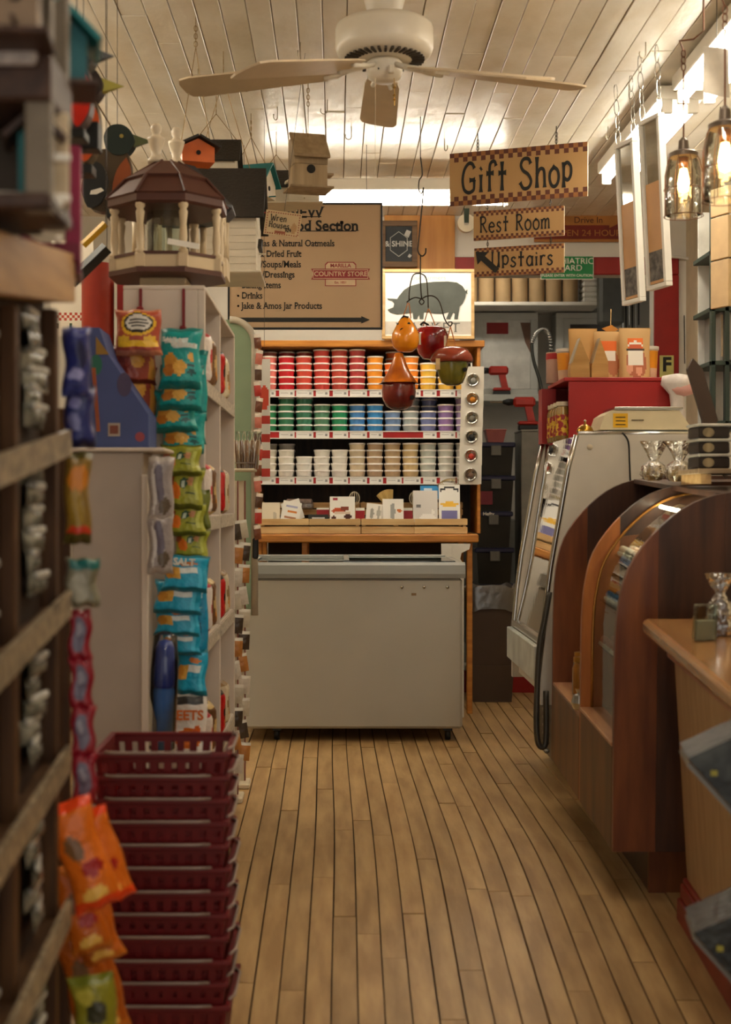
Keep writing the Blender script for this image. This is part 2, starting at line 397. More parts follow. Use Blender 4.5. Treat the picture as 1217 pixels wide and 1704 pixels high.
# ================================================================ worktop, crates and the tub shelves behind the freezer
wt = thing('worktop', 'golden oak worktop with legs behind the freezer', 'counter', (0, 7.2, 0))
MB().box(X(425, 7.05), X(797, 7.05), 7.05, 7.72, Z(903, 7.05), Z(889, 7.05), .006).build('top', OAK, wt)
for px in (432, 507, 782):
    for yy in (7.12, 7.62): MB().box(X(px, 7.1)-.014, X(px, 7.1)+.014, yy-.02, yy+.02, 0, Z(903, 7.05)-.001, .003).build('leg', OAK, wt)
MB().box(X(437, 7.1), X(779, 7.1), 7.69, 7.71, .1, Z(903, 7.05)-.002).build('back_panel', mat('dark_brown', (46, 34, 24), .7), wt)
WTZ = Z(889, 7.05)
sb = thing('scroll_bracket', 'white scroll cut wooden bracket under the worktop corner', 'bracket', (X(755, 7.0), 7.0, 0))
MB().prism([(X(735, 7), .0), (X(772, 7), .0), (X(772, 7), Z(940, 7)), (X(766, 7), Z(930, 7)), (X(768, 7), Z(920, 7)), (X(781, 7), Z(914, 7)), (X(783, 7), Z(905, 7)), (X(735, 7), Z(905, 7))], 6.99, 7.03).build('panel', WHITE, sb)
MB().box(X(752, 7), X(756, 7), 6.985, 6.992, .02, Z(906, 7)).build('batten', WHITE, sb)
SD = 7.22
ts = thing('tub_shelf', 'dark wooden shelf unit full of coloured tubs', 'shelf', (X(610, SD), SD+.2, WTZ))
sx0, sx1 = X(428, SD), X(800, SD)
dkw = wood('dark_shelf_wood', (70, 50, 32), (46, 32, 20), .55, 'z')
MB().box(sx0, sx0+.018, SD, SD+.36, WTZ, Z(578, SD), .002).build('side_panel', OAK, ts)
MB().box(sx1-.018, sx1, SD, SD+.36, WTZ, Z(578, SD), .002).build('side_panel', OAK, ts)
MB().box(sx0, sx1, SD+.36, SD+.375, WTZ, Z(566, SD)).build('back_panel', dkw, ts)
MB().box(sx0-.02, sx1+.02, SD-.02, SD+.38, Z(578, SD), Z(567, SD), .004).build('top_board', OAK, ts)
rail_m = mat('rail_white', (226, 222, 214), .4, var=.03); card_m = mat('price_card', (232, 230, 226), .6, var=.03); redc = mat('red_strip', (178, 26, 28), .5)
grey_ink = mat('grey_ink', (150, 148, 146), .7)
TOPS = [(5, (232, 128, 118)), (5, (205, 36, 46)), (5, (214, 78, 62)), (6, (208, 70, 60)), (6, (198, 78, 66)), (6, (182, 66, 66)), (5, (250, 160, 52)), (4, (242, 112, 40)), (5, (248, 146, 52)), (4, (250, 200, 76)), (2, (250, 204, 84)), (2, (246, 190, 76))]
MIDS = [(4, (60, 146, 96)), (5, (58, 124, 90)), (5, (62, 126, 98)), (4, (88, 138, 108)), (4, (42, 146, 98)), (4, (74, 136, 200)), (4, (62, 146, 212)), (3, (116, 146, 190)), (3, (172, 182, 182)), (3, (120, 130, 180)), (4, (156, 124, 182)), (5, (176, 154, 196))]
LOWS = [(4, (226, 220, 204)), (4, (232, 228, 216)), (3, (236, 234, 226)), (4, (234, 230, 220)), (4, (236, 232, 222)), (5, (216, 198, 166)), (5, (190, 162, 130)), (5, (196, 168, 130)), (5, (212, 184, 134)), (5, (196, 202, 192)), (5, (204, 204, 194)), (5, (210, 206, 198))]
CN = {0: ['salmon pink', 'crimson', 'coral red', 'tomato red', 'brick red', 'dusty red', 'orange', 'deep orange', 'amber orange', 'yellow', 'pale yellow', 'golden yellow'],
      1: ['leaf green', 'dark green', 'bottle green', 'sage green', 'bright green', 'steel blue', 'sky blue', 'slate blue', 'silver grey', 'indigo grey', 'violet', 'lilac'],
      2: ['ivory', 'cream white', 'pure white', 'chalk white', 'milk white', 'light beige', 'tan', 'sandy tan', 'straw coloured', 'pale grey', 'light grey', 'off white']}
lid_m = mat('tub_lid', (252, 248, 242), .35, var=.02)
body_prof = [(.034, 0), (.0385, .001), (.0425, .027), (.0425, .031)]
lid_me = None
TH = .0354
for s, (cols, yb, nm) in enumerate(((TOPS, 648, 'top shelf'), (MIDS, 717, 'middle shelf'), (LOWS, 793, 'bottom shelf'))):
    zb = Z(yb, SD)
    MB().box(sx0+.018, sx1-.018, SD, SD+.36, zb-.018, zb, .002).build('shelf', dkw, ts)
    rl = MB().box(sx0+.01, sx1-.008, SD-.012, SD, zb-.040, zb-.001, .001).build('price_rail', redc, ts)
    MB().box(sx0+.01, sx1-.008, SD-.016, SD-.012, zb-.042, zb-.037).build('rail_lip', rail_m, ts)
    MB().box(sx0+.01, sx1-.008, SD-.016, SD-.012, zb-.006, zb-.001).build('rail_lip', rail_m, ts)
    for i, (n, c) in enumerate(cols):
        px = 446.5+29.7*i; xx = X(px, SD)
        if not (s == 1 and i in (0, 7, 8)):
            cw = .034+.005*((i*7+s*3) % 3)
            pc = MB().box(xx-cw+.004, xx+cw+.006, SD-.0135, SD-.0121, zb-.037, zb-.006).build('price_card', card_m, rl)
            MB().box(xx+cw-.016, xx+cw-.004, SD-.0140, SD-.0136, zb-.028, zb-.016).box(xx-cw+.012, xx+cw-.026, SD-.0140, SD-.0136, zb-.021, zb-.019).build('card_print', grey_ink, pc)
        m = mat('tub_%d_%d' % (s, i), c, .3, var=.05, coat=.2)
        bme = None
        for k in range(n):
            jx, jy = random.uniform(-.002, .002), random.uniform(-.003, .003)
            t = thing('food_tub', '%s tub, %s from the bottom of its stack on the %s' % (CN[s][i], ORD[k], nm), 'tub', (xx+jx, SD+.055+jy, zb+k*TH), (0, 0, random.random()*6), 'coloured tubs on the shelf unit')
            if bme is None:
                b = MB(); b.lathe(body_prof, n=20); o = b.build('tub_body', m, t, True, smooth=True, angle=.6); bme = o.data
            else:
                o = bpy.data.objects.new('tub_body', bme); C.objects.link(o); o.parent = t
            if lid_me is None:
                b = MB(); b.lathe([(.0430, .0270), (.0448, .0276), (.0448, .0346), (.043, .0352), (.038, .0346), (0, .0346)], n=20); o = b.build('lid', lid_m, t, True, smooth=True, angle=.6); lid_me = o.data
            else:
                o = bpy.data.objects.new('lid', lid_me); C.objects.link(o); o.parent = t
    # the row behind, in the shade of the shelf
    for i in ((0, 1, 2, 4, 7) if s == 0 else (1, 2, 8, 9) if s == 1 else (0, 1)):
        n, c = cols[i]; xx = X(446.5+29.7*i, SD+.15)*1.0+.004
        bme = None
        for k in range(0, 6 if s < 2 else 5):
            t = thing('food_tub', '%s tub in the back row of the %s, %s from the bottom' % (CN[s][i], nm, ORD[k]), 'tub', (xx, SD+.17, zb+k*TH), group='coloured tubs on the shelf unit')
            if bme is None:
                b = MB(); b.lathe(body_prof, n=16); bme = b.build('tub_body', MATS['tub_%d_%d' % (s, i)], t, True, smooth=True, angle=.6).data
            else:
                o = bpy.data.objects.new('tub_body', bme); C.objects.link(o); o.parent = t
            o = bpy.data.objects.new('lid', lid_me); C.objects.link(o); o.parent = t
# strip of hanging white cards at the right end of the shelf
for k in range(6):
    py = 632+k*31.5; z = Z(py, 7.15); px = 787-k*.9
    t = thing('cutter_card', 'white card with a round metal cutter, %s down the strip' % ORD[k], 'card', (X(px, 7.15), 7.15-.002*k, z), (.10, 0, (.0, -.03, -.04, .03, -.05, .02)[k]), 'white cutter cards on the shelf end')
    h = .048+(.02 if k == 0 else 0)
    MB().box(-.058, .058, 0, .0015, -.05, h).build('card', WHITE, t, True)
    m = MB(); m.lathe([(.024, 0), (.033, -.003), (.034, -.012), (.028, -.012), (.026, -.004), (0, -.003)], (0, 0, 0), 24, axis='y'); m.build('cutter', STEEL, t, True, smooth=True)
    cc = ((150, 148, 140), (222, 140, 40), (130, 124, 110), (30, 30, 28), (200, 60, 40), (130, 100, 80))[k]
    m = MB(); m.lathe([(.0, -.008), (.012, -.008), (.016, -.004)], (.002, 0, -.004), 10, axis='y'); m.build('cutter_print', mat('cutter%d' % k, cc, .4), t, True, smooth=True)
MB().box(X(785, 7.16)-.004, X(785, 7.16)+.004, 7.165, 7.17, Z(805, 7.15), Z(596, 7.15)).build('card_strip', rail_m, ts)
# crates with cards and tools on the worktop
def crate(label, pa, pb):
    D = 7.08; a, b = X(pa, D)+.002, X(pb, D)-.002; z = WTZ
    t = thing('wooden_crate', label, 'crate', ((a+b)/2, D+.14, z), group='pine crates on the worktop')
    for za, zb in ((.002, .036), (.046, .078)):
        for yy in (D, D+.26):
            for (u, v) in ((a, (a+b)/2-.001), ((a+b)/2+.001, b)): MB().box(u, v, yy, yy+.008, z+za, z+zb, .001).build('slat', PINE, t)
        for xx in (a, b-.008): MB().box(xx, xx+.008, D+.008, D+.26, z+za, z+zb, .001).build('slat', PINE, t)
    for za in (.096, .132): MB().box(a, b, D+.26, D+.268, z+za, z+za+.03, .001).build('slat', PINE, t)
    for xx in (a+.008, b-.022):
        for yy in (D+.009, D+.246): MB().box(xx, xx+.014, yy, yy+.014, z+.001, z+(.08 if yy < D+.1 else .165)).build('corner_post', PINE, t)
    MB().box(a+.009, b-.009, D+.009, D+.255, z+.002, z+.009).build('bottom', PINE, t)
crate('pine crate on the left half of the worktop', 428, 601); crate('pine crate on the right half of the worktop', 601, 779)
def card(name, label, cat, px0, px1, py0, py1, D, paint, tilt=.12, rz=0, n=(16, 20), group='goods standing in the pine crates', ry=0, th=.004):
    xa, xb = X(px0, D), X(px1, D); h = Z(py0, D)-Z(py1, D); w_ = xb-xa
    t = thing(name, label, cat, ((xa+xb)/2, D, Z(py1, D)), (-tilt, ry, rz), group)
    m = MB(); m.grid(lambda u, v: ((u-.5)*w_, 0, v*h), n[0], n[1], paint); m.grid(lambda u, v: ((u-.5)*w_, th, v*h), 1, 1, lambda u, v: (220, 215, 205))
    m.box(-w_/2, w_/2, .0002, th-.0002, 0.0002, h-.0002, col=(225, 220, 210)); m.build('printed_card', PAPER, t, True, fixn=False)
    return t
def blobs(bg, lst):                    # lst of (u,v,ru,rv,color); v measured from the bottom
    def f(u, v):
        c = bg
        for (a, b, ra, rb, col) in lst:
            if ra < 0:
                if abs(u-a) < -ra and abs(v-b) < rb: c = col
            elif ((u-a)/ra)**2+((v-b)/rb)**2 < 1: c = col
        return c
    return f
Wc = (232, 228, 220)
def pap(*l): return blobs(Wc, l)
card('cookie_cutter_card', 'cream card with yellow tie at the left end of the crates', 'card', 436, 466, 836, 868, 7.12, blobs((224, 212, 188), [(.5, .75, -.35, .02, (160, 150, 130)), (.5, .55, -.3, .02, (160, 150, 130)), (.7, .3, .1, .22, (190, 180, 160))]))
card('recipe_card', 'tilted white recipe card with orange stripes', 'card', 466, 497, 834, 868, 7.11, pap((.5, .75, -.3, .05, (170, 170, 200)), (.55, .5, -.25, .05, (214, 130, 60)), (.5, .2, -.3, .05, (170, 120, 90))), ry=.18)
card('recipe_card', 'white card leaning behind the tilted recipe card', 'card', 476, 508, 832, 866, 7.15, pap((.6, .6, -.25, .05, (180, 170, 190))), ry=-.3)
card('black_card', 'low black boxed tool with white lettering', 'card', 513, 547, 856, 868, 7.10, blobs((34, 36, 34), [(.5, .5, -.3, .12, (200, 200, 196))]), th=.03)
card('mold_box', 'white mold box printed with fruit and round shapes', 'box', 549, 591, 826, 868, 7.11, pap((.35, .42, .26, .13, (190, 80, 40)), (.6, .52, .18, .1, (130, 60, 40)), (.5, .35, .35, .06, (210, 190, 170)), (.15, .15, .1, .09, (80, 40, 34)), (.72, .2, .14, .11, (70, 36, 32)), (.2, .9, .1, .07, (170, 50, 70))), th=.02)
card('red_box', 'dark red box beside the mold box', 'box', 592, 607, 845, 868, 7.13, blobs((150, 20, 30), [(.5, .95, -.5, .15, (220, 220, 210))]), th=.03)
card('red_box', 'dark red box behind the black boxed tool', 'box', 527, 548, 845, 860, 7.16, blobs((140, 18, 28), [(.5, .95, -.5, .15, (220, 220, 210))]), th=.03)
card('red_box', 'dark red box right of the tool cards', 'box', 672, 687, 845, 868, 7.13, blobs((130, 18, 30), [(.5, .95, -.5, .15, (200, 200, 190))]), th=.03)
card('tool_card', 'narrow white card with a grey spoon shaped tool', 'card', 608, 636, 838, 868, 7.12, pap((.35, .45, .12, .3, (160, 158, 150)), (.75, .5, .1, .4, (170, 168, 160))), ry=.1)
card('tool_card', 'white blister card with steel corer', 'card', 637, 672, 830, 868, 7.11, pap((.48, .45, .12, .36, (160, 160, 156)), (.8, .48, .14, .06, (206, 110, 50))))
card('parchment_pack', 'tall white paper pack with faint print and a cup', 'package', 688, 729, 816, 868, 7.12, blobs((214, 210, 206), [(.4, .85, -.3, .02, (150, 150, 150)), (.4, .7, -.3, .02, (160, 160, 160)), (.2, .5, -.1, .03, (120, 120, 120)), (.6, .12, .32, .14, (236, 234, 230)), (.8, .3, .08, .08, (236, 234, 230))]), th=.02)
card('scraper_card', 'white rounded card with purple window and yellow print', 'card', 731, 766, 806, 868, 7.11, blobs((236, 234, 228), [(.5, .16, -.38, .14, (120, 118, 170)), (.5, .47, .45, .06, (240, 190, 70)), (.5, .85, .42, .1, (60, 60, 62)), (.5, .8, .36, .09, (236, 234, 228))]), th=.008)
card('blue_box', 'bright blue box behind the parchment pack', 'box', 700, 731, 808, 830, 7.2, blobs((60, 150, 214), [(.4, .5, -.2, .3, (210, 226, 236))]), th=.03)
t = thing('display_tray', 'clear tray of pinkish packs at the back of left crate', 'tray', P(498, 846, 7.25)); MB().box(-.07, .07, 0, .08, 0, .05, .008).build('packs', mat('pinkish', (176, 150, 136), .4, nscale=30, var=.3), t, True); MB().box(-.075, .075, -.005, .085, -.004, .03, .006).build('tray', FILM, t, True)
t = thing('pastry_brush', 'straw coloured fan brush sticking up from crate', 'brush', P(652, 852, 7.2), (0, -.3, 0))
m = MB()
for k in range(14):
    a = -.5+k*.07; m.tube([(0, 0, 0), (math.sin(a)*.1, .004*math.sin(k*5), math.cos(a)*.12)], .004, 5)
m.build('bristles', mat('straw', (210, 176, 106), .7), t, True); MB().box(-.012, .012, -.006, .006, -.08, .004, .003).build('handle', PINE, t, True)
for lb, px in (('round wire whisk near the mold box', 590), ('round wire whisk near the blue box', 690)):
    t = thing('whisk', lb, 'whisk', P(px, 850, 7.22)); m = MB()
    for k in range(6):
        a = k*PI/6; m.tube([(.028*math.cos(a)*math.sin(q), .028*math.sin(a)*math.sin(q), .03+.035-.035*math.cos(q)) for q in [j*PI/8 for j in range(17)]], .0015, 5)
    m.build('wires', mat('pale_wire', (205, 190, 160), .4), t, True); MB().tube([(0, 0, -.06), (0, 0, .03)], .006, 8).build('handle', PINE, t, True)
t = thing('wire_rings', 'bundle of thin wire rings above the scraper card', 'rings', P(748, 808, 7.16)); m = MB()
for k in range(5): m.tube([(.05*math.cos(q)+.006*k-.012, .01*math.sin(q*2+k), .02*math.sin(q)+.004*k) for q in [j*PI/9 for j in range(18)]], .0015, 5, closed=True)
m.build('rings', mat('brass_wire', (170, 150, 100), .35, metal=.8), t, True)
# ================================================================ signs
def frame_box(t, w_, h, b, d, m, inset=.004):
    for nm, q in (('frame', (-w_/2, w_/2, h-b, h)), ('frame', (-w_/2, w_/2, 0, b)), ('frame', (-w_/2, -w_/2+b, b+.0005, h-b-.0005)), ('frame', (w_/2-b, w_/2, b+.0005, h-b-.0005))):
        MB().box(q[0], q[1], 0, d, q[2], q[3], .0015).build(nm, m, t, True)
D = 7.18; xa, xb = X(636, D), X(790, D); h = Z(447, D)-Z(564, D); w_ = xb-xa
t = thing('pig_sign', 'framed market sign with a grey pig silhouette above the tubs', 'sign', ((xa+xb)/2, D, Z(566, SD)+.002), (-.03, 0, 0))
frame_box(t, w_, h, .016, .02, PINE)
MB().box(-w_/2+.016, w_/2-.016, .008, .014, .016, h-.016).build('panel', mat('sign_white', (236, 234, 228), .6, var=.02), t, True)
MB().box(-w_/2+.016, w_/2-.016, .0066, .0079, .026, .092).build('band', mat('sign_grey', (206, 198, 186), .6), t, True)
pig = [(78,455),(105,458),(180,462),(200,430),(250,370),(310,330),(420,300),(560,285),(700,282),(790,292),(850,330),(880,380),(900,365),(895,395),(903,410),(885,402),(878,450),(850,510),(820,540),(812,590),(800,668),(765,668),(770,610),(755,600),(735,640),(722,668),(680,668),(710,595),(640,612),(560,610),(500,598),(455,595),(448,668),(412,668),(408,625),(395,640),(385,668),(345,668),(340,600),(270,610),(180,620),(110,600),(82,572),(140,548),(150,510),(130,480),(92,472)]
sc = (xb-xa)/(970-25)
MB().prism([((p[0]-497)*sc, h-(p[1]-155)*sc) for p in pig], .004, .0078).build('pig', mat('pig_grey', (84, 88, 82), .7), t, True)
text('MARKET', 'lettering', mat('letter_grey', (110, 108, 102), .7), t, face_cam(-.002, .0062, .058), .072, 0, sx=1.12, spacing=1.15, serif=.05)
text('Our Farmers', 'lettering', mat('letter_pale', (190, 186, 178), .7), t, face_cam(0, .0076, h-.045), .032, 0, sx=1.1)
D = 7.8; t = thing('black_sign', 'small black sign with white hexagon lettering in a brown frame', 'sign', (X(664, D), D, Z(444, D)), (0, 0, 0))
w_, h = X(692, D)-X(630, D), Z(367, D)-Z(444, D); frame_box(t, w_, h, .03, .03, wood('frame_brown', (120, 92, 62), (90, 66, 44), .6, 'x'))
MB().box(-w_/2+.03, w_/2-.03, .012, .018, .03, h-.03).build('panel', mat('slate', (44, 48, 50), .6), t, True)
tw = mat('chalk', (200, 200, 194), .7)
text('& SHINE', 'lettering', tw, t, face_cam(0, .0105, h*.5), .044, .0008)
m = MB(); m.tube([(.055*math.cos(q), .0105, h*.5+.07*math.sin(q)) for q in [PI/6+k*PI/3 for k in range(6)]], .0022, 6, closed=True); m.build('hexagon', tw, t, True)
m = MB(); m.prism([(.05, .06), (.062, .052), (.075, .066), (.06, .075)], .0095, .0115); m.prism([(.03, h-.08), (.055, h-.095), (.07, h-.06), (.045, h-.05)], .0095, .0115); m.build('feather', tw, t, True)
# the brown bulk food board
D = 6.3; t = thing('bulk_food_sign', 'large brown hanging board listing bulk food with an arrow', 'sign', (X(508, D), D, Z(548, D)))
w_, h = X(637, D)-X(379, D), Z(337, D)-Z(548, D)
MB().box(-w_/2+.004, w_/2-.004, .004, .018, .004, h-.004).build('board', mat('kraft_board', (182, 152, 118), .6, var=.04, nscale=3), t, True)
frame_box(t, w_, h, .009, .022, BLACK)
def row(body, py, size, al='LEFT', px=399, bold=.0006):
    return text(body, 'lettering', INK, t, face_cam(X(px, D)-X(508, D), .0034, Z(py, D)-Z(548, D)), size, bold, al, sx=.83 if al == 'LEFT' else 1, serif=.05)
row('NEW', 354, .072, 'CENTER', 508, .0012); row('Bulk Food Section', 376, .066, 'CENTER', 508, .0018)
for a, b, py in ((481, 535, 361), (424, 593, 385)): MB().box(X(a, D)-X(508, D), X(b, D)-X(508, D), .003, .004, Z(py, D)-Z(548, D), Z(py, D)-Z(548, D)+.004).build('underline', INK, t, True)
for b_, py in (('Granolas & Natural Oatmeals', 405), ('Nuts & Dried Fruit', 422.5), ('Pastas/Soups/Meals', 440), ('Sauces/Dressings', 457), ('Baking Items', 474.5), ('Drinks', 492), ('Jake & Amos Jar Products', 509)):
    row(b_, py, .0425, 'LEFT', 402, .0007)
    m = MB(); m.lathe([(0, 0), (.005, 0)], (X(396.5, D)-X(508, D), .0034, Z(py, D)-Z(548, D)), 10, axis='y'); m.build('bullet', INK, t, True)
zz = Z(532, D)-Z(548, D); xe = X(616, D)-X(508, D)
MB().prism([(X(395, D)-X(508, D), zz-.010), (xe-.04, zz-.010), (xe-.04, zz-.017), (xe, zz), (xe-.04, zz+.017), (xe-.04, zz+.010), (X(395, D)-X(508, D), zz+.010)], .0025, .0038).build('arrow', INK, t, True)
lred = mat('logo_red', (150, 52, 54), .6); lcr = mat('logo_cream', (214, 184, 148), .6)
cx, cz = X(567, D)-X(508, D), Z(456, D)-Z(548, D); k = D/F
def plq(out, a, m_): MB().prism([(cx+p[0]*k, cz+p[1]*k) for p in out], a, .0039).build('emblem', m_, t, True)
oct_ = lambda w2, h0, h1: [(-w2, h0), (w2, h0), (w2, h1-4), (w2-4, h1), (-w2+4, h1), (-w2, h1-4)]
plq(oct_(26, -20, 20.5), .0034, lred); plq(oct_(24.6, -18.8, 19), .0031, lcr)
plq([(-49, -9), (49, -9), (45, 0), (49, 9), (-49, 9), (-45, 0)], .0029, lred); plq([(-46, -7.6), (46, -7.6), (46, 7.6), (-46, 7.6)], .0027, lcr); plq([(-45, -6.6), (45, -6.6), (45, 6.6), (-45, 6.6)], .0025, lred)
text('COUNTRY STORE', 'lettering', lcr, t, face_cam(cx, .0022, cz), .030, .0005, serif=.04); text('MARILLA', 'lettering', lred, t, face_cam(cx, .0028, cz+14*k), .024, .0006); text('Est. 1851', 'lettering', lred, t, face_cam(cx, .0028, cz-14*k), .015, .0003)
for sx_ in (-.28, .28): MB().tube([(sx_, .012, h-.005), (sx_, .012, CEIL-Z(548, D))], .0015, 5).build('hanging_wire', WIRE, t, True)
# hand lettering made of brush strokes
GL = {'G': (.74, [[(.62,.80),(.52,.95),(.34,.97),(.14,.78),(.05,.45),(.12,.14),(.32,.02),(.50,.05),(.60,.14),(.61,.42)], [(.38,.42),(.66,.43)]]),
 'i': (.26, [[(.1,0),(.1,.58)], [(.07,.74),(.14,.80)]]), 'f': (.46, [[(.16,0),(.16,.75),(.24,.95),(.40,.97),(.47,.82)], [(0,.60),(.36,.60)]]),
 't': (.46, [[(.2,0),(.2,.95)], [(.02,.58),(.40,.58)]]), 'S': (.70, [[(.56,.80),(.46,.96),(.22,.96),(.10,.78),(.20,.60),(.44,.46),(.58,.24),(.46,.04),(.22,.02),(.06,.22)]]),
 'h': (.52, [[(.06,0),(.06,1)], [(.06,.42),(.2,.60),(.36,.58),(.41,.40),(.42,0)]]), 'o': (.52, [[(.25,.62),(.08,.50),(.03,.30),(.10,.08),(.25,0),(.40,.10),(.46,.32),(.40,.52),(.25,.62),(.18,.68)]]),
 'p': (.48, [[(.07,-.06),(.07,.76)], [(.07,.66),(.24,.74),(.40,.60),(.40,.34),(.26,.18),(.07,.26)]]), 'R': (.56, [[(.06,0),(.06,1)], [(.06,.96),(.32,.95),(.42,.76),(.32,.58),(.06,.52)], [(.2,.52),(.34,.25),(.52,0)]]),
 'e': (.48, [[(.05,.34),(.40,.34),(.38,.50),(.22,.60),(.07,.46),(.04,.22),(.16,.03),(.32,.01),(.42,.10)]]), 's': (.42, [[(.34,.50),(.24,.60),(.10,.54),(.10,.40),(.26,.28),(.34,.16),(.24,.02),(.08,.03),(.03,.14)]]),
 'm': (.68, [[(.05,0),(.05,.60)], [(.05,.42),(.18,.60),(.30,.54),(.31,0)], [(.31,.42),(.44,.60),(.56,.54),(.58,0)]]), 'U': (.60, [[(.05,1),(.05,.30),(.16,.04),(.34,.02),(.48,.24)], [(.48,1),(.48,0)]]),
 'a': (.48, [[(.40,.62),(.40,0)], [(.40,.50),(.24,.62),(.08,.48),(.04,.24),(.16,.03),(.30,.06),(.40,.22)]]), 'r': (.36, [[(.05,0),(.05,.62)], [(.05,.42),(.18,.60),(.34,.56)]]),
 'W': (.8, [[(0,1),(.18,0),(.38,.7),(.55,0),(.75,1)]]), 'n': (.46, [[(.05,0),(.05,.6)], [(.05,.42),(.2,.6),(.35,.52),(.36,0)]]), 'H': (.56, [[(.05,0),(.05,1)], [(.45,0),(.45,1)], [(.05,.5),(.45,.55)]]),
 'u': (.46, [[(.05,.6),(.06,.15),(.2,.02),(.36,.2)], [(.37,.6),(.37,0)]]), '$': (.4, [[(.32,.7),(.2,.8),(.06,.66),(.3,.36),(.18,.14),(.03,.22)], [(.18,0),(.18,.92)]]), '2': (.4, [[(.03,.7),(.16,.85),(.3,.7),(.22,.4),(.02,.05),(.34,.06)]]), '4': (.42, [[(.22,.85),(.02,.35),(.36,.35)], [(.26,.6),(.26,0)]]), ' ': (.34, [])}
def brush(body, name, m_, parent, M, size, th, slope=0, flare=1.6):
    mb = MB(); mb.M = M; x = 0
    for ch in body:
        wd, st = GL[ch]
        for s_ in st:
            pts = smooth_line(s_, 5) if len(s_) > 2 else [tuple(s_[0][a]+(s_[1][a]-s_[0][a])*j/5 for a in (0, 1)) for j in range(6)]
            q = []; n = len(pts)
            for i, p in enumerate(pts):
                d = Vector((pts[min(i+1, n-1)][0]-pts[max(i-1, 0)][0], pts[min(i+1, n-1)][1]-pts[max(i-1, 0)][1]))
                d = d.normalized() if d.length > 0 else Vector((1, 0)); e = min(i, n-1-i)
                q.append((p, Vector((-d.y, d.x))*th*(flare if e == 0 else 1.15 if e == 1 else 1)/2))
            a = [((x+p[0])*size+o.x, p[1]*size+o.y+slope*(x+p[0])*size) for p, o in q]; b = [((x+p[0])*size-o.x, p[1]*size-o.y+slope*(x+p[0])*size) for p, o in q]
            v = [(p[0], -.0012, p[1]) for p in a+b]
            mb.add(v, [(i, i+1, n+i+1, n+i) for i in range(n-1)])
        x += wd+.10
    return mb.build(name, m_, parent, True)
def glen(b): return sum(GL[c][0]+.10 for c in b)
def checks(nc, u, v, edge, w_, h):
    return None
chk_d = (88, 44, 28); chk_l = (142, 92, 46); kraft = (168, 130, 82)
def check_sign(name, label, pxa, pxb, pya, pyb, D, rz, ncol, rows, words, lsize, th, lx, lz, ax=1):
    xc = (X(pxa, D)+X(pxb, D))/2; w_ = (X(pxb, D)-X(pxa, D))/math.cos(rz); h = (pyb-pya)*D/F
    t = thing(name, label, 'sign', (xc, D, Z(pyb, D)), (0, 0, rz), 'checked wooden signs hanging on chains')
    MB().box(-w_/2, w_/2, .0005, .014, 0, h, .001).build('board', mat('sign_edge', (214, 196, 166), .6), t, True)
    q = w_/ncol; nr = int(h/q*1)
    def paint(u, v):
        i = int(u*ncol); zz = v*h; j = int(min(zz, h-zz)/q); top = zz > h/2
        if j < rows: return chk_d if (i+j+(1 if top else 0)) % 2 else chk_l if j == 0 or True else kraft
        return kraft
    def p2(u, v):
        i = int(u*ncol); zz = v*h; e = min(zz, h-zz); j = int(e/q)
        if j == 0: return chk_d if i % 2 == 0 else chk_l
        if j == 1: return chk_d if i % 2 == 1 else kraft
        return kraft
    m = MB(); m.grid(lambda u, v: ((u-.5)*w_, 0, v*h), ncol*2, max(8, int(h/q*2+.5)), p2); m.build('painted_face', PAPER, t, True, fixn=False)
    span = glen(words)*lsize; brush(words, 'lettering', INK, t, Matrix.Translation((lx*w_-w_/2, -.001, lz*h)) @ Matrix.Diagonal((ax*w_/span, 1, 1, 1)), lsize, th)
    return t, w_, h
D = 6.05
t, w_, h = check_sign('gift_shop_sign', 'biggest checked sign, painted with the words Gift Shop', 752, 971, 246, 335, D, -.35, 30, 2, 'Gift Shop', .135, .0165, .09, .22, .82)
for xx in (-.18, .17):
    m = MB(); zt = CEIL-t.location.z
    m.tube([(xx, .007, h-.004), (xx, .007, zt)], .0022, 6)
    for k in range(3): m.tube([(xx+.006*math.cos(q), .007, h+.014+.016*k+.009*math.sin(q)) for q in [j*PI/4 for j in range(8)]], .0014, 5, closed=True)
    m.build('chain', WIRE, t, True)
s2, w2, h2 = check_sign('rest_room_sign', 'middle checked sign, painted with the words Rest Room', 791, 935, 347, 396, D, -.33, 36, 2, 'Rest Room', .072, .0078, .075, .25, .79)
s3, w3, h3 = check_sign('upstairs_sign', 'lowest checked sign with an arrow and the word Upstairs', 792, 935, 409, 457, D, -.33, 36, 2, 'Upstairs', .070, .0078, .2, .28, .70)
for (q, hh, zt) in ((s2, h2, t.location.z), (s3, h3, s2.location.z)):
    m = MB(); L_ = zt-q.location.z
    for xx in (-.14, .14):
        m.tube([(xx, .007, hh-.003), (xx, .007, L_+.004)], .0018, 6); m.tube([(xx+.005*math.cos(a), .007, (hh+L_)/2+.008*math.sin(a)) for a in [j*PI/4 for j in range(8)]], .0012, 5, closed=True)
    m.build('chain', WIRE, q, True)
m = MB(); M = Matrix.Translation((-w3/2+.058, -.0015, h3*.5)) @ Matrix.Rotation(.75, 4, 'Y'); m.M = M
m.prism([(-.07, 0), (-.025, .036), (-.025, .013), (.062, .013), (.062, -.013), (-.025, -.013), (-.025, -.036)], -.001, .001); m.build('arrow', INK, s3, True)
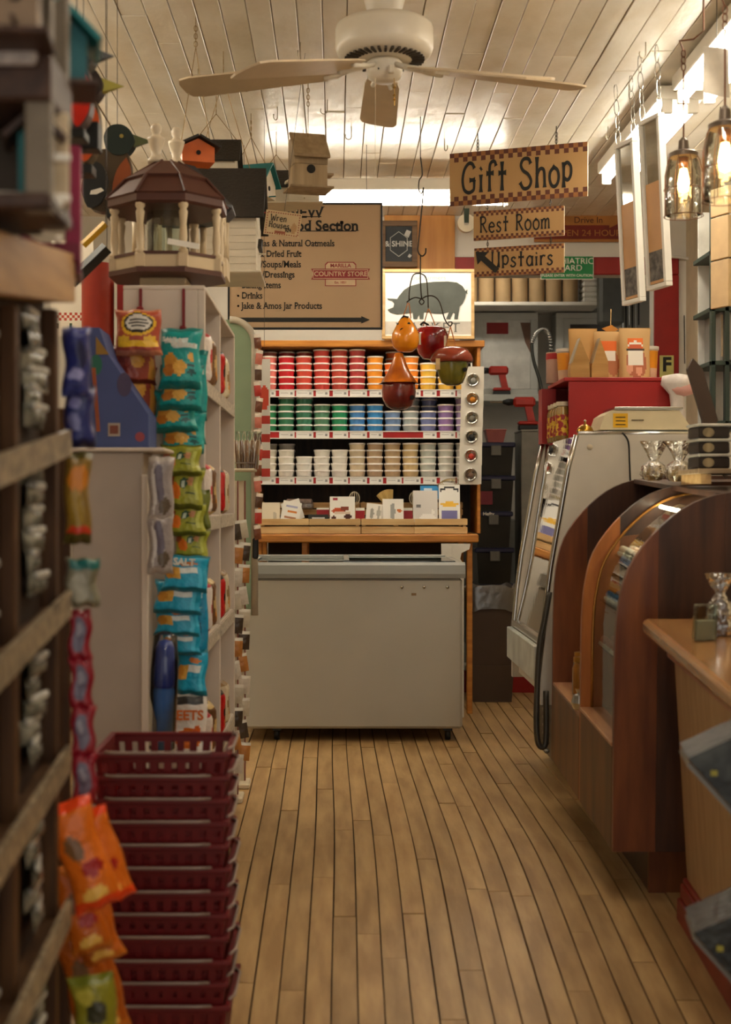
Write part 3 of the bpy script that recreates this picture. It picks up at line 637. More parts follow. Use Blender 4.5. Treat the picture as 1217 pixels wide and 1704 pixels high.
# green warning sign and the red arrow sign above the opening
D = YB-.03; t = thing('green_sign', 'green plastic ward sign with white capitals on the red beam', 'sign', (X(944, D), D-.006, Z(464, D)))
w_, h = X(987, D)-X(901, D), Z(427, D)-Z(464, D)
MB().box(-w_/2-.004, w_/2+.004, .002, .006, -.004, h+.004).build('edge', WHITE, t, True); MB().box(-w_/2, w_/2, 0, .002, 0, h).build('plate', mat('sign_green', (18, 128, 66), .4, var=.03), t, True)
text('PSYCHIATRIC', 'lettering', WHITE, t, face_cam(0, -.0006, h*.78), .050, .0003, serif=.05); text('WARD', 'lettering', WHITE, t, face_cam(.01, -.0006, h*.47), .050, .0003, serif=.05); text('PLEASE ENTER WITH CAUTION', 'lettering', WHITE, t, face_cam(0, -.0006, h*.14), .0205, .0004)
D = YB-.02; t = thing('red_arrow_sign', 'dark red vintage arrow sign on the white wall', 'sign', (X(970, D), D-.006, Z(403, D)))
w_, h = X(1052, D)-X(890, D), Z(345, D)-Z(403, D); gold = mat('aged_gold', (176, 116, 52), .6)
MB().box(-w_/2, w_/2, 0, .006, 0, h).build('plate', mat('sign_brownred', (122, 34, 20), .5, nscale=8, var=.15), t, True)
MB().box(-w_/2, w_/2, -.001, -.0002, 0, .016).build('border', gold, t, True)
ax = X(985, D)-X(970, D)
MB().prism([(ax-.18, h*.48), (ax+.10, h*.48), (ax+.10, h*.40), (ax+.19, h*.62), (ax+.10, h*.86), (ax+.10, h*.76), (ax-.18, h*.76)], -.0012, -.0002).build('arrow', gold, t, True)
text('Drive In', 'lettering', mat('sign_dark', (70, 24, 14), .6), t, face_cam(ax-.02, -.0016, h*.62), .05, 0)
text('ROOMS', 'lettering', gold, t, face_cam(-.16, -.0008, h*.66), .036, 0); text('OPEN 24 HOURS', 'lettering', gold, t, face_cam(.04, -.0008, h*.25), .05, 0, sx=1.1)
# ================================================================ ceiling fan
fan_m = mat('fan_white', (226, 216, 198), .35, var=.03)
blade_m = mat('fan_blade', (206, 184, 152), .45, var=.05)
fx, fy = X(640, 4.4), 4.4
fan = thing('ceiling_fan', 'white five bladed ceiling fan with round motor housing', 'ceiling fan', (fx, fy, CEIL))
zt = lambda py: Z(py, 4.4)-CEIL
m = MB(); m.lathe([(.066, 0), (.068, zt(-6)), (.058, zt(14)), (.046, zt(30)), (.052, zt(38))], n=32); m.build('canopy', fan_m, fan, True, smooth=True, angle=.7)
m = MB(); m.lathe([(.05, zt(38)), (.135, zt(39)), (.152, zt(44)), (.156, zt(50)), (.156, zt(80)), (.150, zt(90)), (.128, zt(97)), (.07, zt(101))], n=48); m.build('motor_housing', fan_m, fan, True, smooth=True, angle=.9)
vent = MB()
for k in range(36):
    a = 2*PI*k/36; vent.M = Matrix.Rotation(a, 4, 'Z'); vent.box(.088, .128, -.004, .004, zt(101.5), zt(97.5))
vent.build('vents', mat('vent_dark', (70, 60, 48), .7), fan, True)
m = MB(); m.lathe([(.05, zt(101)), (.058, zt(106)), (.058, zt(120)), (.052, zt(130)), (.03, zt(137)), (0, zt(138))], n=32); m.build('switch_housing', fan_m, fan, True, smooth=True, angle=.9)
MB().box(.01, .03, -.075, -.05, zt(132), zt(118), .004).build('switch', fan_m, fan, True)
MB().tube([(-.02, -.05, zt(118)), (-.02, -.052, zt(124))], .003, 6).build('switch_lever', BLACK, fan, True)
R0, R1 = .17, .70
for az, droop in ((90, .0), (18, .01), (162, .01), (232, .19), (-50, .21)):
    a = math.radians(az); M = Matrix.Translation((0, 0, zt(108))) @ Matrix.Rotation(a, 4, 'Z') @ Matrix.Rotation(math.atan2(droop, R1), 4, 'Y') @ Matrix.Rotation(math.radians(10), 4, 'X')
    b = MB(); b.M = M
    out = [(R0, -.05), (R0+.05, -.058), (R1-.05, -.068), (R1-.012, -.058), (R1, -.03), (R1, .03), (R1-.012, .058), (R1-.05, .068), (R0+.05, .058), (R0, .05)]
    b.prism(out, -.003, .003, 'xy'); bo = b.build('blade', blade_m, fan, True)
    i = MB(); i.M = M; i.tube([(.04, 0, .006), (.10, 0, .0), (.15, .02, -.005), (.21, .03, -.006)], .009, 8); i.tube([(.10, 0, .0), (.15, -.02, -.005), (.21, -.03, -.006)], .008, 8); i.build('blade_iron', fan_m, fan, True, smooth=True)
m = MB(); m.tube([(.03, -.03, zt(135)), (.031, -.03, zt(180))], .0012, 5)
for py in (150, 163, 170): m.lathe([(0, -.006), (.006, 0), (0, .006)], (.0305, -.03, zt(py)), 8)
m.build('pull_chain', mat('brass', (180, 140, 70), .3, metal=.9), fan, True)
m = MB(); m.tube([(-.03, -.03, zt(135)), (-.03, -.03, zt(290))], .0008, 5); m.build('pull_cord', CREAM, fan, True)
# ================================================================ painted gourds on a wire hanger
D = 5.85
gh = thing('gourd_hanger', 'dark wire hanger on a long ceiling hook', 'hanger', P(701, 235, D))
hook = lambda pts, r=.003, nm='wire': (lambda m: (m.tube(smooth_line([P(a, b, D) for a, b in pts], 4), r, 6), m.build(nm, WIRE, gh, smooth=True)))(MB())
MB().tube([P(700, 262, D), (P(700, 262, D).x, D, CEIL)], .002, 6).build('ceiling_wire', WIRE, gh)
hook([(700, 262), (703, 290), (698, 300), (697, 315), (702, 322), (705, 312)], nm='s_hook')
hook([(704, 330), (697, 400), (696, 418), (702, 426), (708, 422), (709, 413)], .0035, 's_hook')
hook([(705, 312), (704, 330)]); hook([(700, 426), (700, 470), (702, 497)])
hook([(700, 455), (688, 458), (682, 480), (681, 500)]); hook([(700, 455), (709, 462), (712, 485), (713, 512)])
hook([(677, 503), (684, 498), (692, 495), (702, 497), (710, 493), (722, 493), (732, 503), (740, 530), (748, 542), (752, 540), (752, 536), (746, 536)])
hook([(702, 497), (698, 502), (702, 507), (706, 502), (702, 497)])
gy = lambda n_, c, c2=None: mat(n_, tuple(min(255, v*1.4) for v in c), .2, var=.1, nscale=7, coat=.5, col2=tuple(min(255, v*1.3) for v in c2) if c2 else None)
def cord(t, pts):
    m = MB(); m.tube([P(a, b, D) for a, b in pts], .0025, 6); m.build('cord', mat('tan_cord', (186, 116, 64), .7), t)
def gourd(name, label, px, py):
    return thing(name, label, 'gourd', P(px, py, D), group='varnished gourd birdhouses on the wire hanger')
def hole(t, px, py, r, dy):
    m = MB(); c = P(px, py, D); m.lathe([(0, -.001), (r, 0), (r, .012)], (c.x, D-dy, c.z), 14, axis='y'); m.build('entrance_hole', DARK, t)
def gl(t, prof, px, m_, nm, wob=None, sy=1):
    q = MB(); q.lathe([(r*D/F, Z(py, D)) for r, py in prof], (X(px, D), D, 0), 28, wob=wob, sy=sy); return q.build(nm, m_, t, smooth=True)
yg = gy('gourd_yellow', (196, 120, 16), (160, 84, 10)); rg = gy('gourd_red', (110, 14, 12), (80, 10, 10)); br = gy('gourd_brown', (120, 48, 28), (88, 30, 18)); og = gy('gourd_olive', (96, 86, 26), (60, 64, 20)); wg = gy('gourd_darkred', (96, 28, 20), (70, 16, 14))
t = gourd('gourd_birdhouse', 'yellow pear shaped gourd birdhouse with green cap', 676, 560); cord(t, [(679, 504), (671, 528)]); cord(t, [(681, 504), (684, 530)])
gl(t, [(0, 586), (12, 585), (20, 578), (23.5, 566), (22, 555), (16, 543), (11, 534), (6, 528), (0, 527)], 675, yg, 'body'); hole(t, 669, 552, .0105, .046)
gl(t, [(13, 541), (8, 532), (4, 527), (0, 526)], 675, gy('gourd_green', (40, 46, 32)), 'cap', wob=lambda q, z: 1+.25*math.sin(q*4) if z < Z(536, D) else 1); 
m = MB(); m.tube([P(667, 532, D), P(672, 526, D-.02), P(680, 528, D-.02)], .004, 6); m.build('stem', DARK, t)
MB().box(X(697, D), X(700, D), D-.03, D-.028, Z(575, D), Z(556, D)).build('price_tag', CREAM, t)
t = gourd('gourd_birdhouse', 'dark red apple shaped gourd birdhouse at the back', 718, 570); t.location.y += .1; D0 = D; D = 5.97
cord(t, [(713, 514), (704, 545)]); cord(t, [(714, 514), (726, 545)])
gl(t, [(0, 598), (14, 597), (21, 588), (27, 570), (28, 557), (24, 547), (14, 543), (5, 546), (0, 548)], 718, gy('gourd_apple', (128, 10, 12), (84, 6, 8)), 'body', wob=lambda q, z: 1+.03*math.sin(5*q))
m = MB(); m.tube([P(700, 541, D), P(705, 536, D), P(712, 540, D), P(716, 546, D)], .005, 6); m.build('stem', DARK, t)
MB().box(X(737, D), X(741, D), D-.075, D-.073, Z(582, D), Z(562, D)).build('price_tag', CREAM, t)
D = D0
t = gourd('gourd_birdhouse', 'mushroom shaped gourd birdhouse with brown cap and olive base', 751, 610); cord(t, [(750, 543), (742, 577)]); cord(t, [(750, 543), (759, 577)])
gl(t, [(0, 642), (10, 641), (18, 637), (23, 625), (27, 608), (27, 598)], 753, og, 'body', wob=lambda q, z: 1+.04*math.sin(6*q))
gl(t, [(27, 604), (33, 603), (35, 599), (33, 590), (26, 582), (14, 577.5), (0, 576.5)], 752, br, 'cap', wob=lambda q, z: 1+.06*math.sin(4*q+1) if z < Z(594, D) else 1); hole(t, 772, 617, .009, .058)
MB().box(X(723, D), X(730, D), D-.088, D-.086, Z(618, D), Z(600, D)).build('price_tag', PINE, t)
t = gourd('gourd_birdhouse', 'tall orange and maroon gourd birdhouse with flared skirt', 664, 640)
cord(t, [(668, 584), (668, 590)])
gl(t, [(0, 682), (12, 681), (21, 676), (27, 665), (28.5, 652), (27, 640), (24, 632)], 664, wg, 'body')
gl(t, [(33, 638), (30, 638), (26, 630), (19, 620), (13, 606), (9, 595), (7, 588), (0, 586)], 664, gy('gourd_orange', (176, 98, 18), (130, 62, 12)), 'skirt', wob=lambda q, z: 1+.1*math.sin(5*q+.6) if z < Z(634, D) else 1)
hole(t, 685, 663, .010, .058)
# ================================================================ left side: bags, baskets, racks, birdhouses
def bag(name, label, cat, px0, px1, py0, py1, D, paint, depth=.05, rz=0, ry=0, rx=0, group=None, n=(22, 26), m_=None, fold=0, wob=.0026):
    xa, xb = X(px0, D), X(px1, D); h = Z(py0, D)-Z(py1, D); w_ = xb-xa; ph = random.random()*6
    t = thing(name, label, cat, ((xa+xb)/2, D, Z(py1, D)), (rx, ry, rz), group)
    def sh(u, v, s):
        cr = min(v, 1-v)/.13; c = min(1, cr)**.5 if cr > 0 else 0
        e = max(0, 4*u*(1-u))**.45
        pinch = 1-.10*math.sin(PI*v)
        d = depth*.5*c*e
        return ((u-.5)*w_*pinch+wob*math.sin(9*v+ph), s*d+wob*math.sin(11*u+ph+4*v)*(1.3-c), v*h+wob*.5*math.sin(13*u+ph))
    m = MB(); m.grid(lambda u, v: sh(u, v, -1), n[0], n[1], paint); m.grid(lambda u, v: sh(1-u, v, 1), n[0]//2, n[1]//2, lambda u, v: paint(.02, v))
    m.build('pouch', m_ or FOIL, t, True, smooth=True, fixn=False)
    return t
def crimp(bg, edge, lst):
    f = blobs(bg, lst)
    return lambda u, v: edge if (v < .1 or v > .92) else f(u, v)
CH = (206, 140, 48); CH2 = (224, 170, 76)
# ---- shelf unit with white end panel
D = 3.8; ux0, ux1 = X(205, D), X(341, D); uz = Z(482, D); uy1 = 4.92
wu = thing('white_shelf_unit', 'white shelf unit whose end panel carries the chip bags', 'shelf', ((ux0+ux1)/2, 4.3, zf(4.3)))
wh2 = mat('unit_white', (206, 192, 178), .5, var=.03)
MB().box(ux0, ux1-.02, D, D+.02, -.12, uz, .002).build('end_panel', wh2, wu)
MB().box(ux0, ux0+.02, D+.02, uy1, -.1, uz, .002).build('back_panel', wh2, wu)
for yy in (D, 4.30, uy1-.02): MB().box(ux0+.02 if yy > D else ux1-.02, ux1, yy, yy+.02, -.1 if yy < 4 else zf(yy), uz-(0 if yy < 4.2 else .0), .002).build('upright', wh2, wu)
MB().box(ux0, ux1, D+.0, uy1, uz, uz+.012, .002).build('top', wh2, wu)
for k, z in enumerate((1.43, 1.05, .71, .34, .05)):
    for a, b in ((D+.02, 4.30), (4.32, uy1-.02)):
        s = MB().box(ux0+.02, ux1-.004, a, b, z-.015, z, .001).build('shelf', wh2, wu)
        MB().box(ux1-.004, ux1+.002, a+.001, b-.001, z-.042, z-.002, .001).build('price_strip', mat('strip_print', (214, 200, 180), .5, nscale=90, var=.3), s)
goods = [('white and red snack bag', (226, 214, 206), (190, 40, 50)), ('brown snack bag', (110, 74, 44), (200, 170, 110)), ('red snack bag', (190, 26, 24), (40, 34, 30)), ('clear noodle bag', (206, 190, 160), (150, 120, 80))]
gi = 0
for z, nm in ((1.43, 'upper'), (1.05, 'middle'), (.71, 'lower'), (.34, 'bottom')):
    for yy in (4.0, 4.16, 4.46, 4.66):
        nme, c1, c2 = goods[gi % 4]; gi += 1
        b = bag('snack_bag', '%s, %s along the %s shelf of the white unit' % (nme, 'nearest' if yy < 4.1 else 'second' if yy < 4.3 else 'third' if yy < 4.5 else 'farthest', nm), 'snack bag', 330, 365, 700, 790, 3.8, crimp(c1, c2, [(.5, .5, .3, .2, c2), (.5, .3, .2, .1, CH)]), .05, group='bags on the white unit shelves', n=(10, 12))
        b.location = (ux1-.022, yy, z+.001); b.rotation_euler = (0, -.15, PI/2+.12*math.sin(gi*3))
# ---- chip bags on clip strips in front of the end panel
clip_m = mat('clip_red', (130, 22, 26), .5)
for lb, px, y0_, y1_ in (('red plastic hook strip above the orange bag', 232, 478, 540), ('red plastic hook strip above the teal chip bags', 304, 478, 572)):
    t = thing('clip_strip', lb, 'hook', P(px, y1_, 3.77), group='red hooks on the white end panel')
    t0 = P(px, y0_, 3.77).z-t.location.z
    MB().box(-.004, .004, .022, .028, .0, t0).build('strap', clip_m, t, True); MB().box(-.009, .009, .004, .022, .0, .05, .003).build('clip', clip_m, t, True)
Te = (14, 150, 146); TeD = (6, 112, 108)
tealp = lambda top: crimp(Te, TeD, ([(.32, .78, -.2, .045, (220, 228, 222)), (.66, .68, -.28, .035, (214, 226, 222)), (.62, .76, -.1, .03, (220, 228, 222))] if top else [])+[(.28, .40, .2, .17, CH), (.22, .3, .17, .1, (190, 116, 36)), (.5, .34, .17, .13, CH2), (.80, .5, .08, .07, CH2), (.78, .36, .09, .03, (10, 60, 60)), (.8, .26, .1, .05, (8, 80, 78))])
K = 'teal chip bags on the clip strip'
for k, (a, b, y0_, y1_) in enumerate(((264, 336, 545, 648), (262, 338, 606, 684), (256, 330, 646, 720), (266, 341, 682, 755))):
    t = bag('chip_bag', 'teal chip bag, %s from the top of the strip' % ORD[k], 'chip bag', a, b, y0_, y1_, 3.70+.018*k, tealp(k == 0), .05, rz=-.1, rx=-.10, ry=(.0, .03, -.04, .02)[k], group=K)
    if k == 0:
        for s_, dz, xx in (('SALT &', .78, -.018), ('VINEGAR', .69, .012)): text(s_, 'lettering', WHITE, t, face_cam(xx, -.030, dz*.165, 0, .08), .017, .0006)
for k, (a, b, y0_, y1_) in enumerate(((306, 346, 583, 700), (306, 343, 646, 740))):
    bag('chip_bag', 'teal chip bag peeking out at the right edge, %s' % ('upper one' if k == 0 else 'lower one'), 'chip bag', a, b, y0_, y1_, 3.785, crimp(Te, TeD, [(.8, .7, .12, .05, (220, 200, 190))]), .02, group=K)
Gr = (150, 152, 42); GrD = (92, 98, 24)
K = 'green chip bags on the clip strip'
greenp = crimp(Gr, GrD, [(.25, .42, .18, .2, (224, 116, 28)), (.12, .62, .12, .14, (140, 60, 24)), (.52, .6, .12, .12, (30, 76, 56)), (.5, .58, .06, .07, (200, 210, 190)), (.70, .64, .09, .1, (190, 130, 74)), (.72, .36, -.18, .03, (60, 74, 24)), (.86, .5, .06, .3, (186, 190, 90))])
for k, (a, b, y0_, y1_) in enumerate(((266, 336, 740, 792), (274, 338, 776, 848), (276, 343, 836, 892), (288, 346, 878, 930))):
    bag('chip_bag', 'green chip bag with orange crisp, %s from the top of its strip' % ORD[k], 'chip bag', a, b, y0_, y1_, 3.72+.012*k, greenp, .045, rz=-.08, rx=-.12, ry=(.0, .04, .0, .07)[k], group=K)
bag('chip_bag', 'green chip bag edge sticking out to the right', 'chip bag', 318, 350, 815, 880, 3.79, crimp((110, 116, 36), GrD, []), .015, group=K)
Bl = (30, 158, 196); BlD = (10, 110, 130)
K = 'blue chip bags on the clip strip'
bluep = crimp(Bl, BlD, [(.30, .5, -.13, .17, CH2), (.14, .5, .12, .16, CH), (.64, .58, -.24, .09, (222, 228, 226)), (.6, .75, .2, .05, (210, 120, 40)), (.86, .4, .06, .3, (70, 186, 220))])
for k, (a, b, y0_, y1_) in enumerate(((268, 347, 924, 985), (254, 336, 965, 1022), (256, 334, 1008, 1058), (266, 336, 1044, 1090), (290, 344, 1080, 1158))):
    t = bag('chip_bag', 'bright blue chip bag, %s from the top of its strip' % ORD[k], 'chip bag', a, b, y0_, y1_, 3.69+.016*k, bluep, .05, rz=-.08, rx=-.12, ry=(.03, .05, .02, .0, .04)[k], group=K)
    if k == 0: text('SALT', 'lettering', WHITE, t, face_cam(.0, -.030, .077, 0, .04), .026, .0012)
bag('chip_bag', 'bright blue chip bag turned sideways at the right edge', 'chip bag', 318, 347, 930, 1100, 3.785, crimp((24, 140, 180), BlD, [(.6, .7, .2, .08, (210, 225, 230)), (.4, .3, .2, .1, (14, 80, 110))]), .03, group=K)
t = bag('chip_bag', 'white chip bag with orange capitals at the foot of the strip', 'chip bag', 284, 346, 1150, 1262, 3.75, crimp((226, 220, 212), (190, 186, 180), [(.5, .30, .4, .15, (214, 110, 26)), (.75, .42, .14, .07, (200, 90, 24)), (.5, .86, -.42, .05, (60, 58, 56))]), .05, rx=-.05, group='loose bags by the baskets')
text('EETS', 'lettering', mat('orange_ink', (222, 112, 30), .5), t, face_cam(.004, -.030, .118), .036, .0012)
t = bag('chip_bag', 'brick red chip bag with a round yellow badge, hanging in front', 'chip bag', 191, 270, 515, 592, 3.68, crimp((168, 70, 48), (190, 120, 90), [(.5, .66, .40, .26, (226, 178, 40)), (.5, .68, .34, .21, (40, 34, 30)), (.5, .69, .29, .17, (220, 214, 204)), (.5, .76, -.2, .02, (60, 54, 48)), (.5, .69, -.25, .02, (60, 54, 48)), (.5, .62, -.18, .02, (60, 54, 48)), (.2, .34, .14, .08, (222, 176, 48)), (.8, .34, .14, .08, (222, 176, 48)), (.5, .22, -.45, .07, (228, 180, 40))]), .05, rx=-.06, group='red chip bags on the hook', n=(30, 30))
for k, (a, b, y0_, y1_) in enumerate(((182, 262, 575, 640), (190, 262, 610, 700))):
    bag('chip_bag', 'red and gold chip bag hanging %s the brick red bag' % ('right under' if k == 0 else 'lowest behind'), 'chip bag', a, b, y0_, y1_, 3.73+.02*k, crimp((150, 62, 46), (110, 40, 30), [(.55, .6, .16, .18, (210, 150, 50)), (.2, .3, .1, .4, (120, 40, 30)), (.9, .3, .08, .4, (190, 130, 50))]), .06, rz=.25, group='red chip bags on the hook')
for k in range(2): bag('cashew_pouch', ['clear violet pouch hanging by the white post, upper one', 'clear violet pouch hanging by the white post, lower one'][k], 'pouch', 246, 290, 760+k*95, 870+k*85, 3.44, crimp((150, 140, 138), (170, 160, 154), [(.4, .6, .2, .3, (96, 86, 100)), (.6, .25, .25, .12, (90, 76, 60)), (.2, .5, .06, .4, (200, 196, 196))]), .04, rz=.2, group='violet pouches by the post')
t = thing('bottle_brush', 'long blue handled brush in clear wrap behind baskets', 'brush', P(270, 1245, 3.55), (0, .03, 0))
m = MB(); m.lathe([(.026, 0), (.027, .15), (.024, .155)], n=16); m.build('bristles', mat('brush_blue', (70, 140, 224), .6, bump=.2, bscale=200), t, True, smooth=True)
m = MB(); m.lathe([(.024, .156), (.027, .165), (.024, .26), (.018, .275), (0, .28)], n=16); m.build('cap', mat('cap_navy', (28, 62, 150), .3), t, True, smooth=True)
m = MB(); m.lathe([(.034, .0), (.036, .2), (.03, .29), (.01, .30)], n=16); m.build('wrap', sheet('thin_wrap', (252, 252, 252), .985, .1), t, True, smooth=True)
t = thing('ice_scraper', 'cream wooden spatula beside the blue brush', 'spatula', P(254, 1240, 3.53), (0, -.1, 0))
MB().prism([(-.008, .0), (.012, 0), (.016, .06), (.004, .13), (.008, .2), (-.008, .2), (-.006, .13)], -.004, .004).build('blade', CREAM, t, True); MB().box(-.008, .010, -.006, .006, .2, .27, .003).build('grip', mat('pink_grip', (196, 150, 140), .5), t, True)
# ---- grey box with the blue cardboard display
D = 3.5; gb = thing('grey_pedestal', 'tall plain grey pedestal under the blue cardboard display', 'pedestal', (X(195, D), D+.08, zf(D)))
gm = mat('pedestal_grey', (168, 154, 142), .55, var=.03)
MB().box(X(120, D), X(238, D), D, D+.18, zf(D)-.01, Z(752, D), .003).build('body', gm, gb); MB().box(X(236, D), X(247, D), D-.01, D+.012, zf(D), Z(790, D), .002).build('corner_post', wh2, gb); MB().box(X(120, D), X(275, D), D-.012, D+.19, Z(752, D)+.0005, Z(745, D), .003).build('ledge', wh2, gb)
D = 3.52; t = thing('cardboard_display', 'blue cardboard counter display with slanted side and printed dots', 'display box', (X(180, D), D+.08, Z(745, 3.5)))
ox, oz = t.location.x, t.location.z; b0 = X(120, D)-ox; b1 = X(247, D)-ox; pk = lambda px, py: (X(px, D)-ox, Z(py, D)-oz)
out = [(b0, 0), pk(247, 745), pk(247, 690), pk(180, 590), pk(165, 545), (b0, pk(0, 545)[1])]
MB().prism([(p[0], max(p[1], 0.0005)) for p in out], -.08, .08).build('carton', mat('carton_blue', (66, 78, 128), .6, var=.05), t, True)
for nm, px, py, rx_, rz_, c in (('dot', 207, 640, 12, 20, (74, 62, 92)), ('dot', 233, 727, 8, 8, (160, 70, 76)), ('dot', 160, 607, 10, 17, (40, 110, 90)), ('label', 190, 715, 10, 11, (176, 160, 146))):
    a = pk(px, py); k = D/F; m = MB()
    if nm == 'dot': m.prism([(a[0]+rx_*k*math.cos(j*PI/12), a[1]+rz_*k*math.sin(j*PI/12)) for j in range(24)], -.0812, -.0805)
    else: m.box(a[0]-rx_*k, a[0]+rx_*k, -.0815, -.0805, a[1]-rz_*k, a[1]+rz_*k)
    o = m.build('printed_'+nm, mat('disp_%d_%d' % (px, py), c, .6), t, True)
    if nm == 'label': MB().box(a[0]-7*k, a[0]+7*k, -.0825, -.0816, a[1]-7*k, a[1]+7*k).build('label_picture', mat('label_brown', (120, 62, 46), .6), o, True)
a, b = pk(156, 612), pk(164, 718); MB().prism([(a[0]-.005, a[1]), (a[0]+.005, a[1]), (b[0]+.005, b[1]), (b[0]-.005, b[1])], -.083, -.081).build('printed_bar', mat('disp_orange', (160, 78, 36), .6), t, True)
a = pk(166, 560); MB().prism([pk(160, 560), pk(182, 590), pk(160, 590)], -.0825, -.0806).build('printed_triangle', mat('disp_mustard', (150, 112, 40), .6), t, True)
# ---- stack of red shopping baskets
D = 2.80; bx0, bx1 = X(158, D), X(376, D); bw = bx1-bx0; bd = .25; bh = .19
redp = mat('basket_red', (108, 8, 12), .45, var=.1, nscale=6); hand_m = mat('handle_grey', (168, 150, 140), .35, metal=.3)
def basket(label, z, k):
    t = thing('shopping_basket', label, 'basket', ((bx0+bx1)/2+random.uniform(-.004, .004), D+bd/2+random.uniform(-.004, .004), z), (.0, 0, random.uniform(-.012, .012)), 'stacked red shopping baskets')
    return t
bz0 = zf(D+.2)+.005; zt_ = Z(1258, D); nb = 12; step = (zt_-bz0-bh)/(nb-1)
def tap(z): return 1-.16*(1-z/bh)
def wall_panel(m, side, u0, u1, z0, z1, th=.003):
    # one flat piece of a tapered wall; u along the wall from -1 to 1
    v = []
    for o in (0, th):
        for (u, z) in ((u0, z0), (u1, z0), (u1, z1), (u0, z1)):
            hx, hy = bw/2*tap(z)-o, bd/2*tap(z)-o
            v.append({'f': (u*hx, -hy, z), 'b': (u*hx, hy, z), 'l': (-hx, u*hy, z), 'r': (hx, u*hy, z)}[side])
    m.add(v, [(0, 1, 2, 3), (7, 6, 5, 4), (0, 4, 5, 1), (1, 5, 6, 2), (2, 6, 7, 3), (3, 7, 4, 0)])
pm = MB()
for sd in 'fblr':
    wall_panel(pm, sd, -1, 1, bh-.014, bh); wall_panel(pm, sd, -1, 1, bh-.075, bh-.055) if False else None
    nh = 9
    for r_, (za, zb) in enumerate(((bh-.036, bh-.014), (bh-.072, bh-.050), (bh-.108, bh-.086))):
        for i in range(nh+1): u = -1+2*i/nh; wall_panel(pm, sd, max(-1, u-.06), min(1, u+.06), za, zb)
        wall_panel(pm, sd, -1, 1, za-.014, za)
    wall_panel(pm, sd, -1, 1, 0, bh-.122)
pm.box(-bw/2*.84, bw/2*.84, -bd/2*.84, bd/2*.84, 0, .004)
rm_ = MB()
for sd, q in (('f', (-bw/2-.008, bw/2+.008, -bd/2-.008, -bd/2+.004)), ('b', (-bw/2-.008, bw/2+.008, bd/2-.004, bd/2+.008)), ('l', (-bw/2-.008, -bw/2+.004, -bd/2+.004, bd/2-.004)), ('r', (bw/2-.004, bw/2+.008, -bd/2+.004, bd/2-.004))): rm_.box(*q, bh-.004, bh+.006, .002)
hm = MB(); hm.tube([(bw/2-.03, -bd/2-.008, bh+.008), (bw/2-.06, -bd/2-.012, bh+.008), (-bw/2+.04, -bd/2-.012, bh+.008), (-bw/2+.02, -bd/2-.004, bh+.008)], .0032, 6)
hm.tube([(bw/2+.002, -bd/2+.03, bh+.008), (bw/2+.012, -bd/2+.05, bh+.010), (bw/2+.012, bd/2-.06, bh+.010), (bw/2+.0, bd/2-.03, bh+.008)], .0032, 6)
first = None
for k in range(nb):
    lb = 'dark red plastic shopping basket, %s' % ('topmost of the stack' if k == nb-1 else 'lowest of the stack on the floor' if k == 0 else '%s above the floor in the stack' % ORD[k])
    t = basket(lb, bz0+step*k, k)
    if first is None:
        parts = [pm.build('basket_body', redp, t, True), rm_.build('rim', redp, t, True), hm.build('handle', hand_m, t, True, smooth=True)]; first = parts
    else:
        for q in first: o = bpy.data.objects.new(q.name.split('.')[0], q.data); C.objects.link(o); o.parent = t
# ---- near brown rack with hanging packets (follows the slope of the floor)
rk = thing('brown_rack', 'tall brown wooden rack of hanging packets along the left edge', 'rack', (-.5, 1.8, zf(1.8)))
RX, RY0, RY1 = -.42, 1.30, 2.15
rk_m = wood('rack_brown', (92, 60, 28), (66, 40, 18), .55, 'z'); rk_d = mat('rack_dark', (58, 34, 12), .7, var=.1); tanm = wood('rack_tan', (176, 134, 80), (150, 108, 60), .5, 'y')
zs = lambda y: .12*(y-RY1)
def slab(x0, x1, y0, y1, z0, z1):
    m = MB(); m.add([(x0, y0, z0+zs(y0)), (x1, y0, z0+zs(y0)), (x1, y0, z1+zs(y0)), (x0, y0, z1+zs(y0)), (x0, y1, z0+zs(y1)), (x1, y1, z0+zs(y1)), (x1, y1, z1+zs(y1)), (x0, y1, z1+zs(y1))], [(0, 1, 2, 3), (4, 7, 6, 5), (0, 4, 5, 1), (1, 5, 6, 2), (2, 6, 7, 3), (3, 7, 4, 0)]); return m
slab(RX-.045, RX-.035, RY0, RY1, -.25, 1.46).build('back_panel', rk_d, rk)
for yy in (RY0, 1.58, 1.86, RY1-.02): MB().box(RX-.035, RX-.012, yy, yy+.022, zf(yy), 1.39+zs(yy), .002).build('post', rk_m, rk)
slab(RX-.10, RX+.012, RY0, RY1+.01, 1.40, 1.475).build('top_board', tanm, rk)
LV = (1.18, .93, .69, .45, .22)
rail2 = mat('rack_rail', (176, 156, 126), .35, nscale=60, var=.35)
for z in LV:
    s = slab(RX-.034, RX-.002, RY0+.02, RY1-.02, z-.012, z).build('shelf', rk_m, rk); slab(RX-.001, RX+.008, RY0, RY1, z-.018, z+.022).build('price_rail', rail2, s)
pk_m = mat('packet_print', (150, 146, 132), .2, col2=(60, 62, 54), nscale=40, bump=.4, bscale=60); hd_m = mat('packet_header', (200, 196, 184), .35, nscale=50, var=.2)
pb = MB(); pb.grid(lambda u, v: (.016*math.sin(PI*u)*math.sin(PI*v)+.001, (u-.5)*.10, v*.034), 5, 3); pb.grid(lambda u, v: (-.001, (u-.5)*.10, v*.034), 1, 1)
ph_ = MB(); ph_.box(.004, .012, -.036, .036, .026, .036, .002)
pbm = phm = None
zt_list = [1.40]+list(LV)
